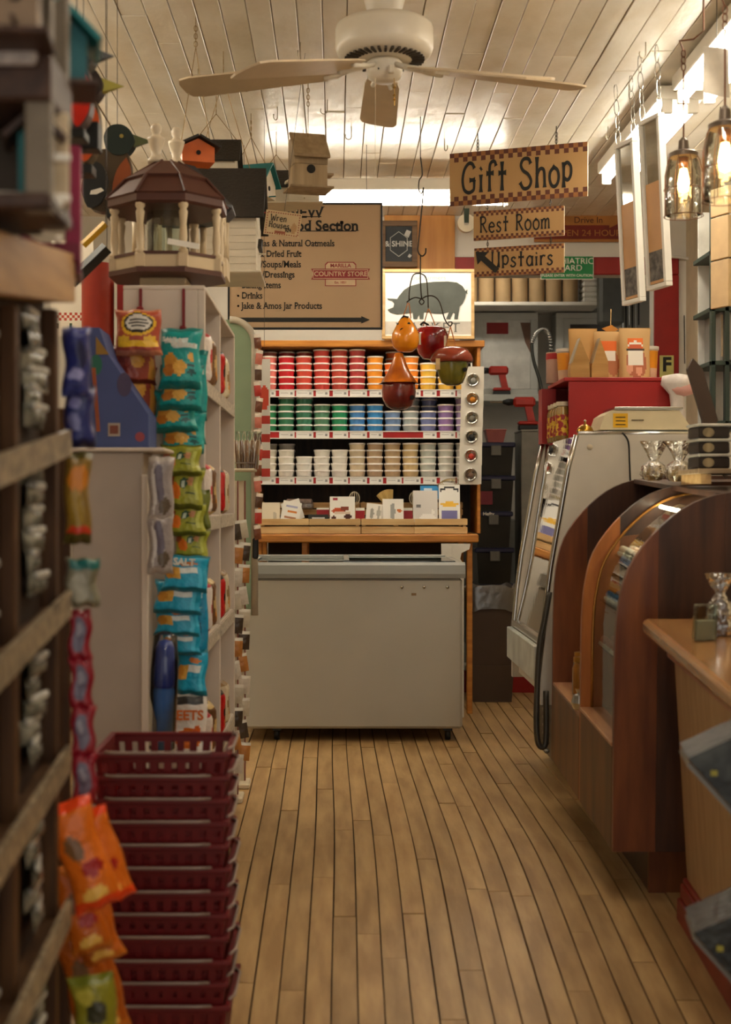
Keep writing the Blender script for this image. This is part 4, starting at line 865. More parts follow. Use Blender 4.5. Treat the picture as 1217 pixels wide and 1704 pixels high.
for li in range(5):
    za, zb = zt_list[li], zt_list[li+1]
    for ci, yy in enumerate((1.46, 1.72, 2.02)):
        for r_ in range(6):
            z = za-.05-r_*(za-zb-.05)/6.2+zs(yy)
            t = thing('hanging_packet', 'clear packet with white header, %s down in rack column %s, tier %s' % (ORD[r_], ORD[ci], ORD[li]), 'packet', (RX-.026+.004*(r_ % 2), yy+random.uniform(-.01, .01), z), (0, random.uniform(-.2, .1), random.uniform(-.2, .2)), 'packets on the brown rack')
            if pbm is None: a = pb.build('pouch', pk_m, t, True, smooth=True); b = ph_.build('header', hd_m, t, True); pbm, phm = a.data, b.data
            else:
                for nm, me in (('pouch', pbm), ('header', phm)): o = bpy.data.objects.new(nm, me); C.objects.link(o); o.parent = t
# goods hanging on the far end of the brown rack
D = 2.32; K = 'packs hanging on the end of the brown rack'
bag('candy_bag', 'dark blue candy bag hanging at the rack end', 'bag', 104, 152, 545, 660, D, crimp((36, 44, 110), (60, 70, 140), [(.4, .3, .3, .08, (150, 150, 200)), (.6, .6, .2, .2, (24, 28, 70))]), .05, rz=.3, group=K)
bag('candy_bag', 'navy candy bag with white patch below the dark blue one', 'bag', 106, 158, 640, 745, D+.03, crimp((34, 42, 104), (22, 28, 70), [(.3, .7, .2, .1, (130, 130, 190)), (.3, .4, .2, .15, (110, 112, 160))]), .05, rz=.3, group=K)
bag('candy_bag', 'olive and orange bag below the navy ones', 'bag', 106, 152, 752, 905, D, crimp((130, 100, 36), (80, 70, 26), [(.5, .7, .4, .15, (196, 120, 30)), (.5, .1, .5, .1, (190, 50, 22)), (.4, .4, .3, .2, (150, 120, 40))]), .04, rz=.3, group=K)
bag('toy_card', 'toy blister card with a teal header', 'blister card', 108, 165, 928, 1010, D, blobs((120, 116, 96), [(.6, .88, -.5, .1, (20, 96, 92)), (.4, .4, .3, .3, (150, 146, 128))]), .03, rz=.2, group=K)
for k in range(4): bag('toy_card', 'crimson toy card with grey picture, %s down the strip' % ORD[k], 'blister card', 114+k*2, 153+k*3, 1014+k*80, 1098+k*80, D+.01, blobs((138, 22, 40), [(.45, .5, .3, .36, (96, 88, 110)), (.4, .6, .14, .14, (140, 136, 150))]), .02, rz=.2, group=K)
D = 2.25; ora = (222, 106, 22)
for k, (a, b, y0_, y1_, ry_) in enumerate(((128, 208, 1322, 1510, -.32), (150, 232, 1340, 1500, -.34), (120, 190, 1430, 1585, -.25), (140, 212, 1480, 1600, -.3), (126, 200, 1540, 1704, -.25), (160, 222, 1560, 1715, -.25))):
    bag('gummy_bag', 'orange gummy bag, %s from the top of the hanging cluster' % ORD[k], 'bag', a, b, y0_, y1_, D+.04*k, crimp((224-10*k, 112-5*k, 24), (232, 70, 20) if k < 2 else (200, 110, 30), [(.6, .4, .25, .08, (170, 26, 26)), (.5, .15, .3, .08, (240, 190, 90)), (.4, .6, .2, .12, (120, 84, 50))]), .05, ry=ry_, rz=.2, group='orange bags on the rack end')
bag('gummy_bag', 'yellow green gummy bag at the very bottom', 'bag', 128, 205, 1620, 1760, D-.03, crimp((140, 136, 36), (110, 116, 30), [(.5, .6, .25, .15, (60, 60, 40)), (.3, .8, .2, .1, (190, 180, 70))]), .05, ry=-.1, rz=.2, group='orange bags on the rack end')
MB().box(X(112, 2.2)-.12, X(112, 2.2)-.10, 2.17, 2.5, .0, 1.42, .002).build('end_strip', rk_m, rk); MB().box(-.62, X(119, 2.52), 2.505, 2.52, zf(2.5), 1.26, .002).build('end_board', rk_m, rk)
# ---- birdhouse shelf above the brown rack
D = 1.75; sh = thing('bird_shelf', 'dark brown upper shelf over the packet rack with pale price rail', 'shelf', (-.55, 1.75, 1.41))
dkb = wood('shelf_umber', (76, 52, 40), (54, 34, 26), .5, 'y')
for z in (Z(200, D), Z(372, D)): MB().box(-.85, X(108, D), 1.66, 1.80, z, z+.06 if z > 1.5 else z+.02, .004).build('board', dkb, sh)
MB().box(-.85, X(62, 1.65), 1.645, 1.655, Z(108, 1.65), Z(70, 1.65), .004).build('price_rail', mat('rail_pale', (190, 180, 176), .4, nscale=80, var=.2), sh)
for yy in (1.68, 1.78): MB().box(X(80, D)-.012, X(96, D)+.008, yy-.01, yy+.01, 1.44, 2.1, .002).build('post', mat('post_grey', (120, 108, 92), .5), sh)
MB().box(-.85, -.83, 1.66, 1.80, 1.44, 2.1).build('side_panel', dkb, sh); MB().box(-.829, X(70, 1.81), 1.801, 1.815, 1.44, 2.1).build('back_panel', mat('umber_board', (66, 52, 38), .6), sh)
def birdhouse(name, label, loc, w_, d, h, wall, roof, trim, rz=0, hole_r=.016, group='birdhouses for sale', rh=.5, over=.02, base=True, siding=0, perch=True, hole_z=.6):
    t = thing(name, label, 'birdhouse', loc, (0, 0, rz), group)
    m = MB(); m.prism([(-w_/2, 0), (w_/2, 0), (w_/2, h), (0, h+w_*rh), (-w_/2, h)], -d/2, d/2); m.build('walls', wall, t, True)
    if siding:
        for k in range(siding):
            z = h*k/siding
            for s in (-1, 1): MB().box(-w_/2-.003, w_/2+.003, s*d/2-.002, s*d/2+.002, z, z+h/siding-.002).build('siding_board', wall, t, True); MB().box(s*w_/2-.002, s*w_/2+.002, -d/2, d/2, z, z+h/siding-.002).build('siding_board', wall, t, True)
    L_ = math.hypot(w_/2, w_*rh)+over
    for s in (-1, 1):
        m = MB(); m.M = Matrix.Translation((0, 0, h+w_*rh+.004)) @ Matrix.Rotation(s*math.atan2(w_*rh, w_/2), 4, 'Y')
        m.box(0 if s > 0 else -L_, L_ if s > 0 else 0, -d/2-over, d/2+over, 0, .008, .001); m.build('roof_panel', roof, t, True)
    m = MB(); m.lathe([(0, -.001), (hole_r, 0), (hole_r, .01)], (0, -d/2-.003, h*hole_z), 16, axis='y'); m.build('entrance_hole', DARK, t, True)
    if perch: MB().tube([(0, -d/2, h*hole_z-.035), (0, -d/2-.03, h*hole_z-.035)], .003, 6).build('perch', trim, t, True)
    if base: MB().box(-w_/2-.015, w_/2+.015, -d/2-.02, d/2+.015, -.008, 0, .002).build('base', trim, t, True)
    return t
def chains(t, zt, pts, m_=None):
    m = MB(); M = t.matrix_basis.copy(); top = Vector((0, 0, zt-t.location.z))
    for p in pts: m.tube([p, (top.x, top.y, top.z-.10)], .0014, 5)
    m.tube([(0, 0, top.z-.105), (0, 0, top.z)], .0014, 5)
    for k in range(3): m.tube([(.006*math.cos(a), 0, top.z-.09+.026*k+.010*math.sin(a)) for a in [j*PI/4 for j in range(8)]], .0014, 5, closed=True)
    m.build('chain', m_ or mat('brass_chain', (150, 120, 70), .4, metal=.7), t, True)
teal = mat('teal_paint', (16, 118, 122), .45); mar = mat('maroon_paint', (106, 22, 48), .45); beige = mat('beige_paint', (206, 184, 150), .5); umb = mat('umber_paint', (84, 52, 42), .5)
D = 1.72
t = birdhouse('birdhouse', 'blurred teal birdhouse with cream corner post on the near shelf', P(58, 372, 1.74)+Vector((0, 0, .021)), .04, .045, .085, teal, dkb, WHITE, .2, .006)
MB().box(.021, .042, -.02, .0, 0, .115, .002).build('corner_post', beige, t, True); MB().box(.010, .044, -.038, -.032, .05, .06, .002).build('rail', WHITE, t, True); MB().box(-.05, .044, -.038, -.032, -.0, .010, .002).build('rail', WHITE, t, True)
t = birdhouse('birdhouse', 'teal capped birdhouse standing on the topmost near shelf', P(100, 96, 1.85)+Vector((0, 0, .0)), .07, .06, .06, mat('teal2', (40, 110, 118), .5), teal, dkb, .2, .008); t.location.z = 1.644
t = birdhouse('birdhouse', 'pale blurred birdhouse in the top left corner', P(30, 96, 1.62), .05, .05, .07, mat('taupe_paint', (140, 116, 92), .5), teal, dkb, .1, .008); t.location.z = 1.644-.01
t = thing('maroon_birdhouse', 'maroon birdhouse with tall narrow side board beyond the shelf', 'birdhouse', P(100, 462, 2.2), (0, 0, .15), 'birdhouses for sale')
MB().box(-.075, .034, -.06, -.048, .015, .045, .002).build('tray', mar, t, True); MB().prism([(-.06, .05), (.034, -.002), (.034, .012), (-.06, .064)], -.047, .05).build('floor_board', mar, t, True); MB().box(.010, .034, -.047, .0, .012, .20, .002).build('side_board', mat('magenta_paint', (142, 26, 66), .45), t, True)
for z in (.05, .105, .12): MB().lathe([(0, -.006), (.006, -.004), (.006, 0)], (.0, -.062, z), 8, axis='y').build('knob', WHITE, t, True)
# ---- bird shaped painted houses
def bird(label, px, py, D, s, body_c, head_c, beak_c, breast_c, rz=0):
    t = thing('wooden_bird', label, 'bird ornament', P(px, py, D), (0, 0, rz), 'painted wooden birds')
    k = D/F*s; th = .045
    q = lambda pts: [(a*k, -b*k) for a, b in pts]
    hd = smooth_line([(-32, 20), (-36, -5), (-24, -26), (0, -30), (18, -20), (28, -2), (26, 14), (10, 32), (-14, 34), (-32, 20)], 3)[:-1]
    bd = smooth_line([(-40, 22), (-70, 60), (-84, 110), (-60, 150), (-10, 152), (18, 120), (22, 70), (12, 26), (-14, 22), (-40, 22)], 3)[:-1]
    MB().prism(q(bd), -th/2, th/2).build('body', mat(label[:14]+'_b', body_c, .45), t, True)
    MB().prism(q(hd), -th/2-.004, th/2+.004).build('head', mat(label[:14]+'_h', head_c, .4), t, True)
    bk = MB(); bk.add([(a*k, y_, -b*k) for a, b, y_ in ((22, -12, -th*.3), (22, -12, th*.3), (20, 16, th*.3), (20, 16, -th*.3), (66, 2, 0))], [(0, 1, 2, 3), (0, 4, 1), (1, 4, 2), (2, 4, 3), (3, 4, 0)]); bk.build('beak', mat(label[:14]+'_k', beak_c, .4), t, True)
    br_ = smooth_line([(12, 40), (22, 70), (16, 118), (-6, 146), (-18, 110), (-8, 66), (12, 40)], 3)[:-1]
    MB().prism(q(br_), -th/2-.003, -th/2+.002).build('breast', mat(label[:14]+'_r', breast_c, .4), t, True)
    wg_ = smooth_line([(-60, 50), (-40, 56), (-26, 90), (-40, 136), (-70, 146), (-80, 100), (-60, 50)], 3)[:-1]
    MB().prism(q(wg_), -th/2-.012, -th/2).build('wing', BLACK, t, True)
    MB().prism(q([(-62, 112), (-40, 106), (-34, 112), (-50, 120), (-64, 120)]), -th/2-.014, -th/2-.011).build('wing_mark', WHITE, t, True)
    m = MB(); m.lathe([(0, -.003), (3.4*k, -.002), (4.5*k, 0)], (2*k, -th/2-.004, 5*k), 12, axis='y'); m.build('eye', mat('bird_eye', (150, 130, 60), .3), t, True)
    MB().box(-30*k, 10*k, -.03, .03, -168*k, -150*k, .002).build('stand', BLACK, t, True)
    MB().tube([(-10*k, 0, 28*k), (-10*k, 0, CEIL-t.location.z)], .001, 5).build('hanging_wire', WIRE, t, True)
    return t
bird('green black headed bird with orange breast, next to the gazebo finials', 203, 234, 4.28, .78, (74, 56, 30), (30, 42, 34), (84, 92, 30), (150, 74, 26))
bird('black headed bird with bright yellow beak and scarlet breast', 148, 142, 3.4, .9, (90, 70, 40), (44, 32, 28), (170, 158, 26), (214, 84, 18))
bird('slate grey headed bird peering over the near shelf', 136, 92, 2.9, .85, (84, 62, 58), (62, 64, 58), (40, 36, 32), (226, 40, 12))
t = thing('scarlet_board', 'bright scarlet board standing below the yellow beaked bird', 'board', P(128, 205, 3.0)); MB().prism([(-.010, 0), (.014, 0), (.012, .04), (.006, .066), (-.008, .066)], -.01, .01).build('board', mat('scarlet', (226, 40, 14), .45), t, True)
MB().box(-.012, .05, -.02, .03, -.06, -.001, .002).build('black_block', BLACK, t, True); MB().tube([(0, 0, .06), (0, 0, CEIL-t.location.z)], .001, 5).build('hanging_wire', WIRE, t, True)
# things behind the birds
t = thing('red_post', 'round red post behind the near shelf', 'post', P(163, 560, 4.7)); t.location.z = 0
m = MB(); m.lathe([(.055, 0), (.055, Z(440, 4.7))], n=24); m.build('shaft', mat('post_red', (168, 52, 34), .4), t, True, smooth=True, angle=.8); MB().box(.07, .12, -.03, .03, 0, Z(470, 4.7)).build('red_plank', RED, t, True)
for lb, a, b, zz, c, wd in (('yellow plank poking out under the birds', (138, 408), (176, 372), 4.2, (222, 172, 20), .012), ('black plank slanting under the gazebo', (118, 470), (178, 412), 4.1, (34, 36, 34), .02)):
    t = thing('slanted_plank', lb, 'plank', P(*a, zz)); v = P(*b, zz)-P(*a, zz); m = MB(); m.tube([(0, 0, 0), tuple(v)], wd, 4); m.build('plank', mat('plank_%d' % a[0], c, .5), t, True); MB().tube([tuple(v), (v.x, v.y, CEIL-t.location.z)], .001, 5).build('hanging_wire', WIRE, t, True)
t = thing('check_banner', 'white banner with a red check border behind the rack', 'banner', P(120, 560, 5.2))
w_, h = .16, .36
m = MB(); m.grid(lambda u, v: ((u-.5)*w_, 0, v*h), 16, 36, lambda u, v: ((188, 70, 46) if (int(u*16)+int(v*36)) % 2 and .18 < v < .26 else (40, 70, 50) if .08 < v < .14 and int(u*16) % 5 == 2 else (226, 216, 198))); m.box(-w_/2, w_/2, .001, .006, 0, h, col=(226, 216, 198)); m.build('cloth', PAPER, t, True, fixn=False); MB().tube([(0, .003, h), (0, .003, CEIL-t.location.z)], .001, 5).build('hanging_wire', WIRE, t, True)
# ---- gazebo bird feeder
D = 3.98; gz = thing('gazebo_feeder', 'octagonal gazebo bird feeder with brown roof on the white unit', 'bird feeder', (X(277, D), 4.02, uz+.012))
zg = lambda py: Z(py, D)-gz.location.z; k = D/F
tanw = mat('feeder_tan', (206, 184, 150), .5, var=.05); brw = mat('feeder_brown', (84, 46, 34), .5, var=.08)
MB().box(-.075, .06, -.06, .06, 0, zg(463), .003).build('plinth', tanw, gz, True)
rot8 = PI/8
def octa(prof, nm, m_):
    q = MB(); v = []
    q.lathe(prof, n=8); q.v = [tuple(Matrix.Rotation(rot8, 3, 'Z') @ Vector(p)) for p in q.v]; return q.build(nm, m_, gz, True)
octa([(.175, zg(463)), (.175, zg(455)), (0, zg(455))], 'deck', brw); octa([(.165, zg(455)), (.165, zg(434)), (.15, zg(434)), (.15, zg(454))], 'wall_band', tanw); octa([(.168, zg(434)), (.168, zg(429)), (.145, zg(429))], 'band_cap', brw)
octa([(.17, zg(352)), (.178, zg(348)), (.178, zg(337)), (.182, zg(334)), (.125, zg(303)), (.13, zg(299)), (.125, zg(297)), (.035, zg(266)), (.0, zg(265))], 'roof', brw)
for i in range(8):
    a = rot8+i*PI/4; c, s = math.cos(a), math.sin(a)
    m = MB(); m.lathe([(.014, zg(434)), (.014, zg(426)), (.009, zg(424)), (.012, zg(405)), (.009, zg(385)), (.013, zg(365)), (.009, zg(360)), (.014, zg(356)), (.014, zg(350))], (.158*c, .158*s, 0), 12); m.build('column', tanw, gz, True, smooth=True)
    MB().box(.158*c-.014, .158*c+.014, .158*s-.014, .158*s+.014, zg(455), zg(432), .002).build('post_block', tanw, gz, True)
    m = MB(); m.tube([(.182*c, .182*s, zg(335)), (.128*c, .128*s, zg(301)), (.034*c, .034*s, zg(266))], .005, 6); m.build('roof_rib', brw, gz, True)
m = MB(); m.lathe([(.062, zg(434)), (.062, zg(352))], n=24, cap=False); m.build('seed_tube', GLASS, gz, True, smooth=True)
fin = [(.026, 266), (.026, 260), (.018, 256), (.013, 250), (.02, 238), (.026, 228), (.027, 224), (.015, 221), (.011, 217), (.016, 212), (.017, 206), (.012, 201), (0, 199.5)]
m = MB(); m.lathe([(r*.95, zg(py)) for r, py in fin], (X(257, D)-X(277, D), 0, 0), 16); m.build('finial', mat('finial_cream', (224, 206, 178), .4), gz, True, smooth=True)
tg = MB(); tg.box(-.0, .09, -.001, .001, -.008, .008); tg.M = None
tag_o = tg.build('price_tag', WHITE, gz, True); tag_o.location = (.02, -.178, zg(416)); tag_o.rotation_euler = (0, .14, .2)
t = thing('gazebo_feeder', 'second gazebo feeder with slate roof mostly hidden behind the brown one', 'bird feeder', (X(300, 4.45), 4.48, uz+.012)); sl = mat('slate_roof', (52, 56, 62), .5)
z2 = lambda py: Z(py, 4.45)-t.location.z
for prof, nm, m_ in (([(.165, z2(463)), (.165, z2(432)), (0, z2(432))], 'deck', tanw), ([(.16, z2(362)), (.185, z2(350)), (.185, z2(346)), (.05, z2(275)), (0, z2(274))], 'roof', sl)):
    q = MB(); q.lathe(prof, n=8); q.v = [tuple(Matrix.Rotation(rot8, 3, 'Z') @ Vector(p)) for p in q.v]; q.build(nm, m_, t, True)
for i in range(8):
    a = rot8+i*PI/4; m = MB(); m.lathe([(.012, z2(432)), (.012, z2(362))], (.15*math.cos(a), .15*math.sin(a), 0), 10); m.build('column', tanw, t, True, smooth=True)
m = MB(); m.lathe([(r, Z(py+8, 4.45)-t.location.z) for r, py in fin], (X(292, 4.45)-X(300, 4.45), 0, 0), 16); m.build('finial', MATS['finial_cream'], t, True, smooth=True)
MB().box(-.06, .06, -.05, .05, 0, z2(463), .003).build('plinth', tanw, t, True)
# ---- hanging birdhouses
brc = None
ora_m = mat('orange_paint', (224, 104, 16), .45); blk = mat('shingle_black', (44, 38, 32), .6, bump=.3, bscale=80); cl = mat('clapboard', (214, 202, 180), .5, var=.05)
t = birdhouse('birdhouse', 'big hanging birdhouse with black roof and white clapboard walls', P(372, 462, 5.0), .30, .25, .20, cl, blk, cl, PI/2, .02, siding=8, rh=.62, over=.03); chains(t, CEIL, [(0, -.1, .38), (0, .1, .38)])
t.name = 'birdhouse'
m = MB(); m.prism([(-.06, .10), (.0, .14), (.06, .10)], -.14, -.10); m.build('porch_roof', blk, t, True)
t = birdhouse('birdhouse', 'small orange birdhouse behind the cream finials', P(326, 274, 4.65), .11, .09, .05, ora_m, blk, blk, .3, .008, rh=.25, base=False, perch=False); chains(t, CEIL, [(-.05, 0, .07), (.05, 0, .07)])
t = birdhouse('birdhouse', 'hanging birdhouse with tall black roof beside the orange one', P(360, 300, 5.45), .18, .16, .06, cl, blk, cl, PI/2, .01, rh=.5, base=True); chains(t, CEIL, [(0, -.08, .16), (0, .08, .16)])
t = birdhouse('birdhouse', 'hanging birdhouse with teal roof and white walls', P(418, 330, 5.8), .16, .16, .06, cl, teal, teal, PI/2-.3, .01, rh=.45, base=False); chains(t, CEIL, [(0, -.07, .13), (0, .07, .13)])
t = birdhouse('birdhouse', 'white hanging birdhouse with short black roof right of the teal one', P(460, 342, 6.09), .15, .14, .07, cl, blk, cl, PI/2, .01, rh=.5); chains(t, CEIL, [(0, -.06, .14), (0, .06, .14)])
t = birdhouse('birdhouse', 'white hanging birdhouse with green windows under the wren house', P(505, 340, 6.05), .13, .12, .08, cl, cl, cl, .1, .008, rh=.3); chains(t, CEIL, [(-.05, 0, .11), (.05, 0, .11)])
for xx in (-.04, .045): MB().box(xx-.012, xx+.012, -.064, -.060, .03, .06).build('window', mat('window_green', (50, 70, 52), .4), t, True)
D = 5.35; t = thing('wren_house', 'tan saltbox wren house hanging on a chain', 'birdhouse', P(513, 314, D), (0, 0, .25), 'birdhouses for sale'); ts_ = wood('wren_tan', (166, 142, 108), (140, 116, 84), .6, 'z')
hw = .065; MB().box(-hw, hw, -.05, .06, 0, .085, .002).build('walls', ts_, t, True)
MB().prism([(-.052, .085), (-.052, .118), (.02, .20), (.062, .19), (.062, .085)], -hw, hw, 'yz').build('gable', ts_, t, True)
m = MB(); m.M = Matrix.Translation((0, -.065, .112)) @ Matrix.Rotation(.85, 4, 'X'); m.box(-hw-.006, hw+.006, 0, .135, 0, .009, .001); m.build('roof_panel', ts_, t, True)
MB().box(-hw-.006, hw+.006, -.075, -.06, .106, .118, .002).build('eave', ts_, t, True); m = MB(); m.lathe([(0, -.001), (.0165, 0), (.0165, .01)], (0, -.053, .065), 18, axis='y'); m.build('entrance_hole', DARK, t, True)
MB().box(-hw-.02, hw+.022, -.07, .07, -.009, -.0005, .002).build('base', ts_, t, True); chains(t, CEIL, [(0, .0, .16)])
MB().box(hw-.001, hw+.03, -.03, .03, .05, .058, .001).build('side_ledge', ts_, t, True)
D = 5.0; t = thing('wren_note', 'tilted kraft note with handwritten wren house price', 'note', P(468, 393, D), (0, .13, 0)); w_, h = 60*D/F, 41*D/F
def np_(u, v):
    e = min(u*w_, (1-u)*w_, v*h, (1-v)*h)
    if .004 < e < .008: return (150, 70, 56) if int(u*30+v*20) % 2 else (206, 180, 140)
    return (190, 150, 106) if (u-.82)**2/.006+(v-.36)**2/.05 < 1 else (160, 90, 66) if abs(u-.45) < .16 and .1 < v < .2 else (208, 182, 142)
m = MB(); m.grid(lambda u, v: ((u-.5)*w_, 0, v*h), 30, 20, np_); m.box(-w_/2, w_/2, .0005, .002, 0, h, col=(208, 182, 142)); m.build('paper', PAPER, t, True, fixn=False)
for s_, xx, zz, sz in (('Wren', -.045, .052, .024), ('Houses', -.048, .028, .022), ('$24', .012, .018, .015)): brush(s_, 'lettering', INK, t, Matrix.Translation((xx, -.0004, zz)), sz, .0028)
MB().tube([(0, .002, h-.001), (0, .004, CEIL-t.location.z)], .0008, 5).build('thread', WIRE, t, True)
m = MB(); m.lathe([(0, -.004), (.005, 0), (0, .004)], (-.069, 0, h-.012), 10); m.build('pin', RED, t, True)
# ---- green door panel and cream snack racks beyond the white unit
gp = thing('green_cooler', 'pale green round cornered cooler panel hung with packets', 'cooler', (X(410, 5.6), 5.7, .5))
gx0, gx1 = -.62, X(424, 5.55); gzt, gzb = Z(532, 5.55), Z(1024, 5.55); r = .10
out = [(gx0, gzb), (gx1, gzb), (gx1, gzt-r)]+[(gx1-r+r*math.cos(a), gzt-r+r*math.sin(a)) for a in [j*PI/16 for j in range(1, 8)]]+[(gx1-r, gzt), (gx0, gzt)]
green_m = mat('cooler_green', (150, 172, 138), .4, var=.04)
MB().prism(out, 5.55, 5.62).build('panel', green_m, gp)
m = MB(); m.tube([(p[0], 5.545, p[1]) for p in out[1:-1]], .014, 8); m.build('edge_trim', mat('trim_beige', (206, 196, 176), .35), gp, smooth=True)
MB().box(gx0+.02, gx0+.10, 5.56, 5.61, 0, gzb-.001, .003).build('leg', green_m, gp); MB().box(gx0, gx1-.03, 5.53, 5.549, gzb+.03, gzb+.1, .004).build('lower_trim', green_m, gp)
MB().box(X(424, 5.54)-.008, X(424, 5.54)+.016, 5.52, 5.545, Z(930, 5.54), Z(895, 5.54), .006).build('handle', BLACK, gp)
for k in range(13):
    py = 560+k*26.5; cc = ((120, 70, 46), (206, 120, 100), (90, 60, 40), (190, 60, 50))[k % 4]
    t = thing('hanging_sachet', 'small sachet on the green panel edge, %s from the top' % ORD[k], 'sachet', P(430, py+20, 5.5), (0, (-.1, .12, .0)[k % 3], .5), 'sachets along the green panel edge')
    m = MB(); m.grid(lambda u, v: ((u-.5)*.03, -.006*math.sin(PI*u)*math.sin(PI*v), v*.058), 6, 8, lambda u, v: (222, 208, 190) if v > .7 or abs(u-.5) > .42 else cc); m.grid(lambda u, v: ((u-.5)*.03, .001, v*.058), 1, 1, lambda u, v: cc); m.build('wrapper', FOIL, t, True, smooth=True, fixn=False)
t = thing('round_red_card', 'white card with red circles behind the sachets', 'card', P(440, 800, 5.9)); w_, h = .05, .52
m = MB(); m.grid(lambda u, v: ((u-.5)*w_, 0, v*h), 8, 60, lambda u, v: (196, 60, 50) if abs((v*7) % 1-.5) < .24 and u > .3 and v < .6 else (220, 80, 56) if (u-.5)**2*6+((v-.68)/.1)**2 < 1 else (232, 226, 218)); m.box(-w_/2, w_/2, .001, .004, 0, h, col=(230, 224, 214)); m.build('card', PAPER, t, True, fixn=False); MB().tube([(0, .003, h), (0, .003, CEIL-t.location.z)], .001, 5).build('hanging_wire', WIRE, t, True)
t = thing('snack_tray_shelf', 'cream wire shelf of wrapped sticks sticking out in front of the panel', 'shelf', P(405, 780, 5.2)); MB().box(-.05, .045, -.05, .12, -.01, .0, .003).build('tray', CREAM, t, True); MB().tube([(-.05, -.05, .02), (.045, -.05, .02), (.045, .12, .02)], .003, 6).build('rail', STEEL, t, True)
for k in range(5):
    q = thing('wrapped_stick', 'wrapped brown snack stick, %s from the left on the cream tray' % ORD[k], 'snack', P(397+k*7, 780, 5.17+.02*(k % 2)), (0, -.1+.05*k, 0), 'wrapped sticks on the cream tray'); m = MB(); m.lathe([(.008, 0.001), (.0095, .05), (.009, .105), (0, .108)], n=8); m.build('stick', mat('snack_brown', (150, 92, 44), .5, nscale=40), q, True, smooth=True); m = MB(); m.lathe([(.011, 0.001), (.011, .1), (.004, .115), (.012, .14)], n=10, cap=False); m.build('wrap', GLASS, q, True, smooth=True)
for i, (px, D) in enumerate(((396, 5.05), (408, 5.3))):
    t = thing('snack_rack', 'cream strip rack of small packs, %s the white unit' % ('right behind' if i == 0 else 'second behind'), 'rack', (X(px, D)-.02, D, 0))
    MB().box(-.03, .018, 0, .02, 0, Z(800, D), .002).build('strip_panel', CREAM, t, True); MB().box(.018, .021, -.002, .022, 0, Z(800, D)).build('red_edge', mat('edge_red', (140, 60, 46), .5), t, True)
    MB().box(-.06, .04, -.06, .06, 0, .02, .004).build('foot', CREAM, t, True)
    for k in range(11):
        z = .1+k*.085; cc = ((200, 190, 176), (180, 120, 60), (70, 56, 44), (190, 180, 160))[(k+i) % 4]
        q = thing('strip_pack', 'tiny pack %s from the floor on the %s cream strip rack' % (ORD[k], ORD[i]), 'pack', (X(px, D)-.006, D-.012, z), (0, (.1, -.15, .05)[k % 3], .2), 'tiny packs on the cream strips')
        m = MB(); m.grid(lambda u, v: ((u-.5)*.045, -.008*math.sin(PI*u)*math.sin(PI*v), v*.07), 6, 6, lambda u, v: (210, 204, 190) if v > .75 else cc); m.grid(lambda u, v: ((u-.5)*.045, .001, v*.07), 1, 1, lambda u, v: cc); m.build('wrapper', FOIL, q, True, smooth=True, fixn=False)
# ================================================================ right side: wooden case, counter, cold case, lamps
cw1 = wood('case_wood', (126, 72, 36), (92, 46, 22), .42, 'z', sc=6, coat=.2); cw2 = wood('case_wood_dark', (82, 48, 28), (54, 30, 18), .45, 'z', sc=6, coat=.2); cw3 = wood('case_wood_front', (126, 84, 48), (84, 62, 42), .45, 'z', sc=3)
ARCH = [(0, 0), (0, .50)]+smooth_line([(0, .52), (.003, .62), (.012, .70), (.036, .79), (.10, .882), (.185, .957), (.275, .995), (.40, 1.012)], 3)+[(.70, 1.012), (.70, 0)]
def clip(out, a, b):                       # part of an outline between two x values
    def half(pts, xv, keep):
        r = []
        for i, p in enumerate(pts):
            q = pts[(i+1) % len(pts)]; ip = keep(p[0]); iq = keep(q[0])
            if ip: r.append(p)
            if ip != iq: s = (xv-p[0])/(q[0]-p[0]); r.append((xv, p[1]+s*(q[1]-p[1])))
        return r
    o = half(out, a, lambda x: x >= a-1e-9); return half(o, b, lambda x: x <= b+1e-9)
case = thing('wooden_display_case', 'tall arched wooden display case with a curved glass front', 'display case', (.77, 3.85, .115), (.052, 0, 0))
for j, yy in enumerate((0, .52, 1.08)):
    for i, (a, b) in enumerate(((0, .118), (.1185, .30), (.3005, .50), (.5005, .70))): MB().prism(clip(ARCH, a, b), yy, yy+.022).build('arch_plank', (wood('case_wood_lit', (186, 112, 50), (150, 84, 34), .38, 'z', sc=6) if j == 1 else cw1) if i == 0 else cw2, case, True)  # middle arch's edge plank: lit tone put into its wood colour
MB().box(-.001, .02, .023, .519, .0, .29, .002).build('front_board', cw3, case, True); MB().box(-.001, .02, .543, 1.079, .0, .265, .002).build('front_board', cw3, case, True)
MB().box(-.004, .20, .024, .518, .291, .303, .002).build('sill', wood('sill_wood', (196, 150, 110), (160, 110, 76), .35, 'y'), case, True)
MB().box(.0, .30, .544, 1.078, .266, .278, .002).build('sill', MATS['sill_wood'], case, True)
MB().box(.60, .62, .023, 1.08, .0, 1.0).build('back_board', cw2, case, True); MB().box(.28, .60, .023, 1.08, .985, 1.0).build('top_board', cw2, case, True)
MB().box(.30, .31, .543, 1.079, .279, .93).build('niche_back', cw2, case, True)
gp_ = [p for p in ARCH if .29 < p[1] and p[0] < .42 and p[1] < 1.013]; gp_ = [(0.0, .304), (0, .50)]+[p for p in gp_ if p[1] > .51]
def strip(pts, y0, y1, off):
    m = MB(); n = len(pts); m.add([(p[0]+off, y0, p[1]-off*.7) for p in pts]+[(p[0]+off, y1, p[1]-off*.7) for p in pts], [(i, i+1, n+i+1, n+i) for i in range(n-1)]); return m
strip(gp_, .024, .518, .034).build('curved_glass', GLASS, case, True, smooth=True)
liner = mat('case_liner', (226, 232, 226), .3, metal=.25, bump=.5, bscale=14, nscale=8, var=.2)
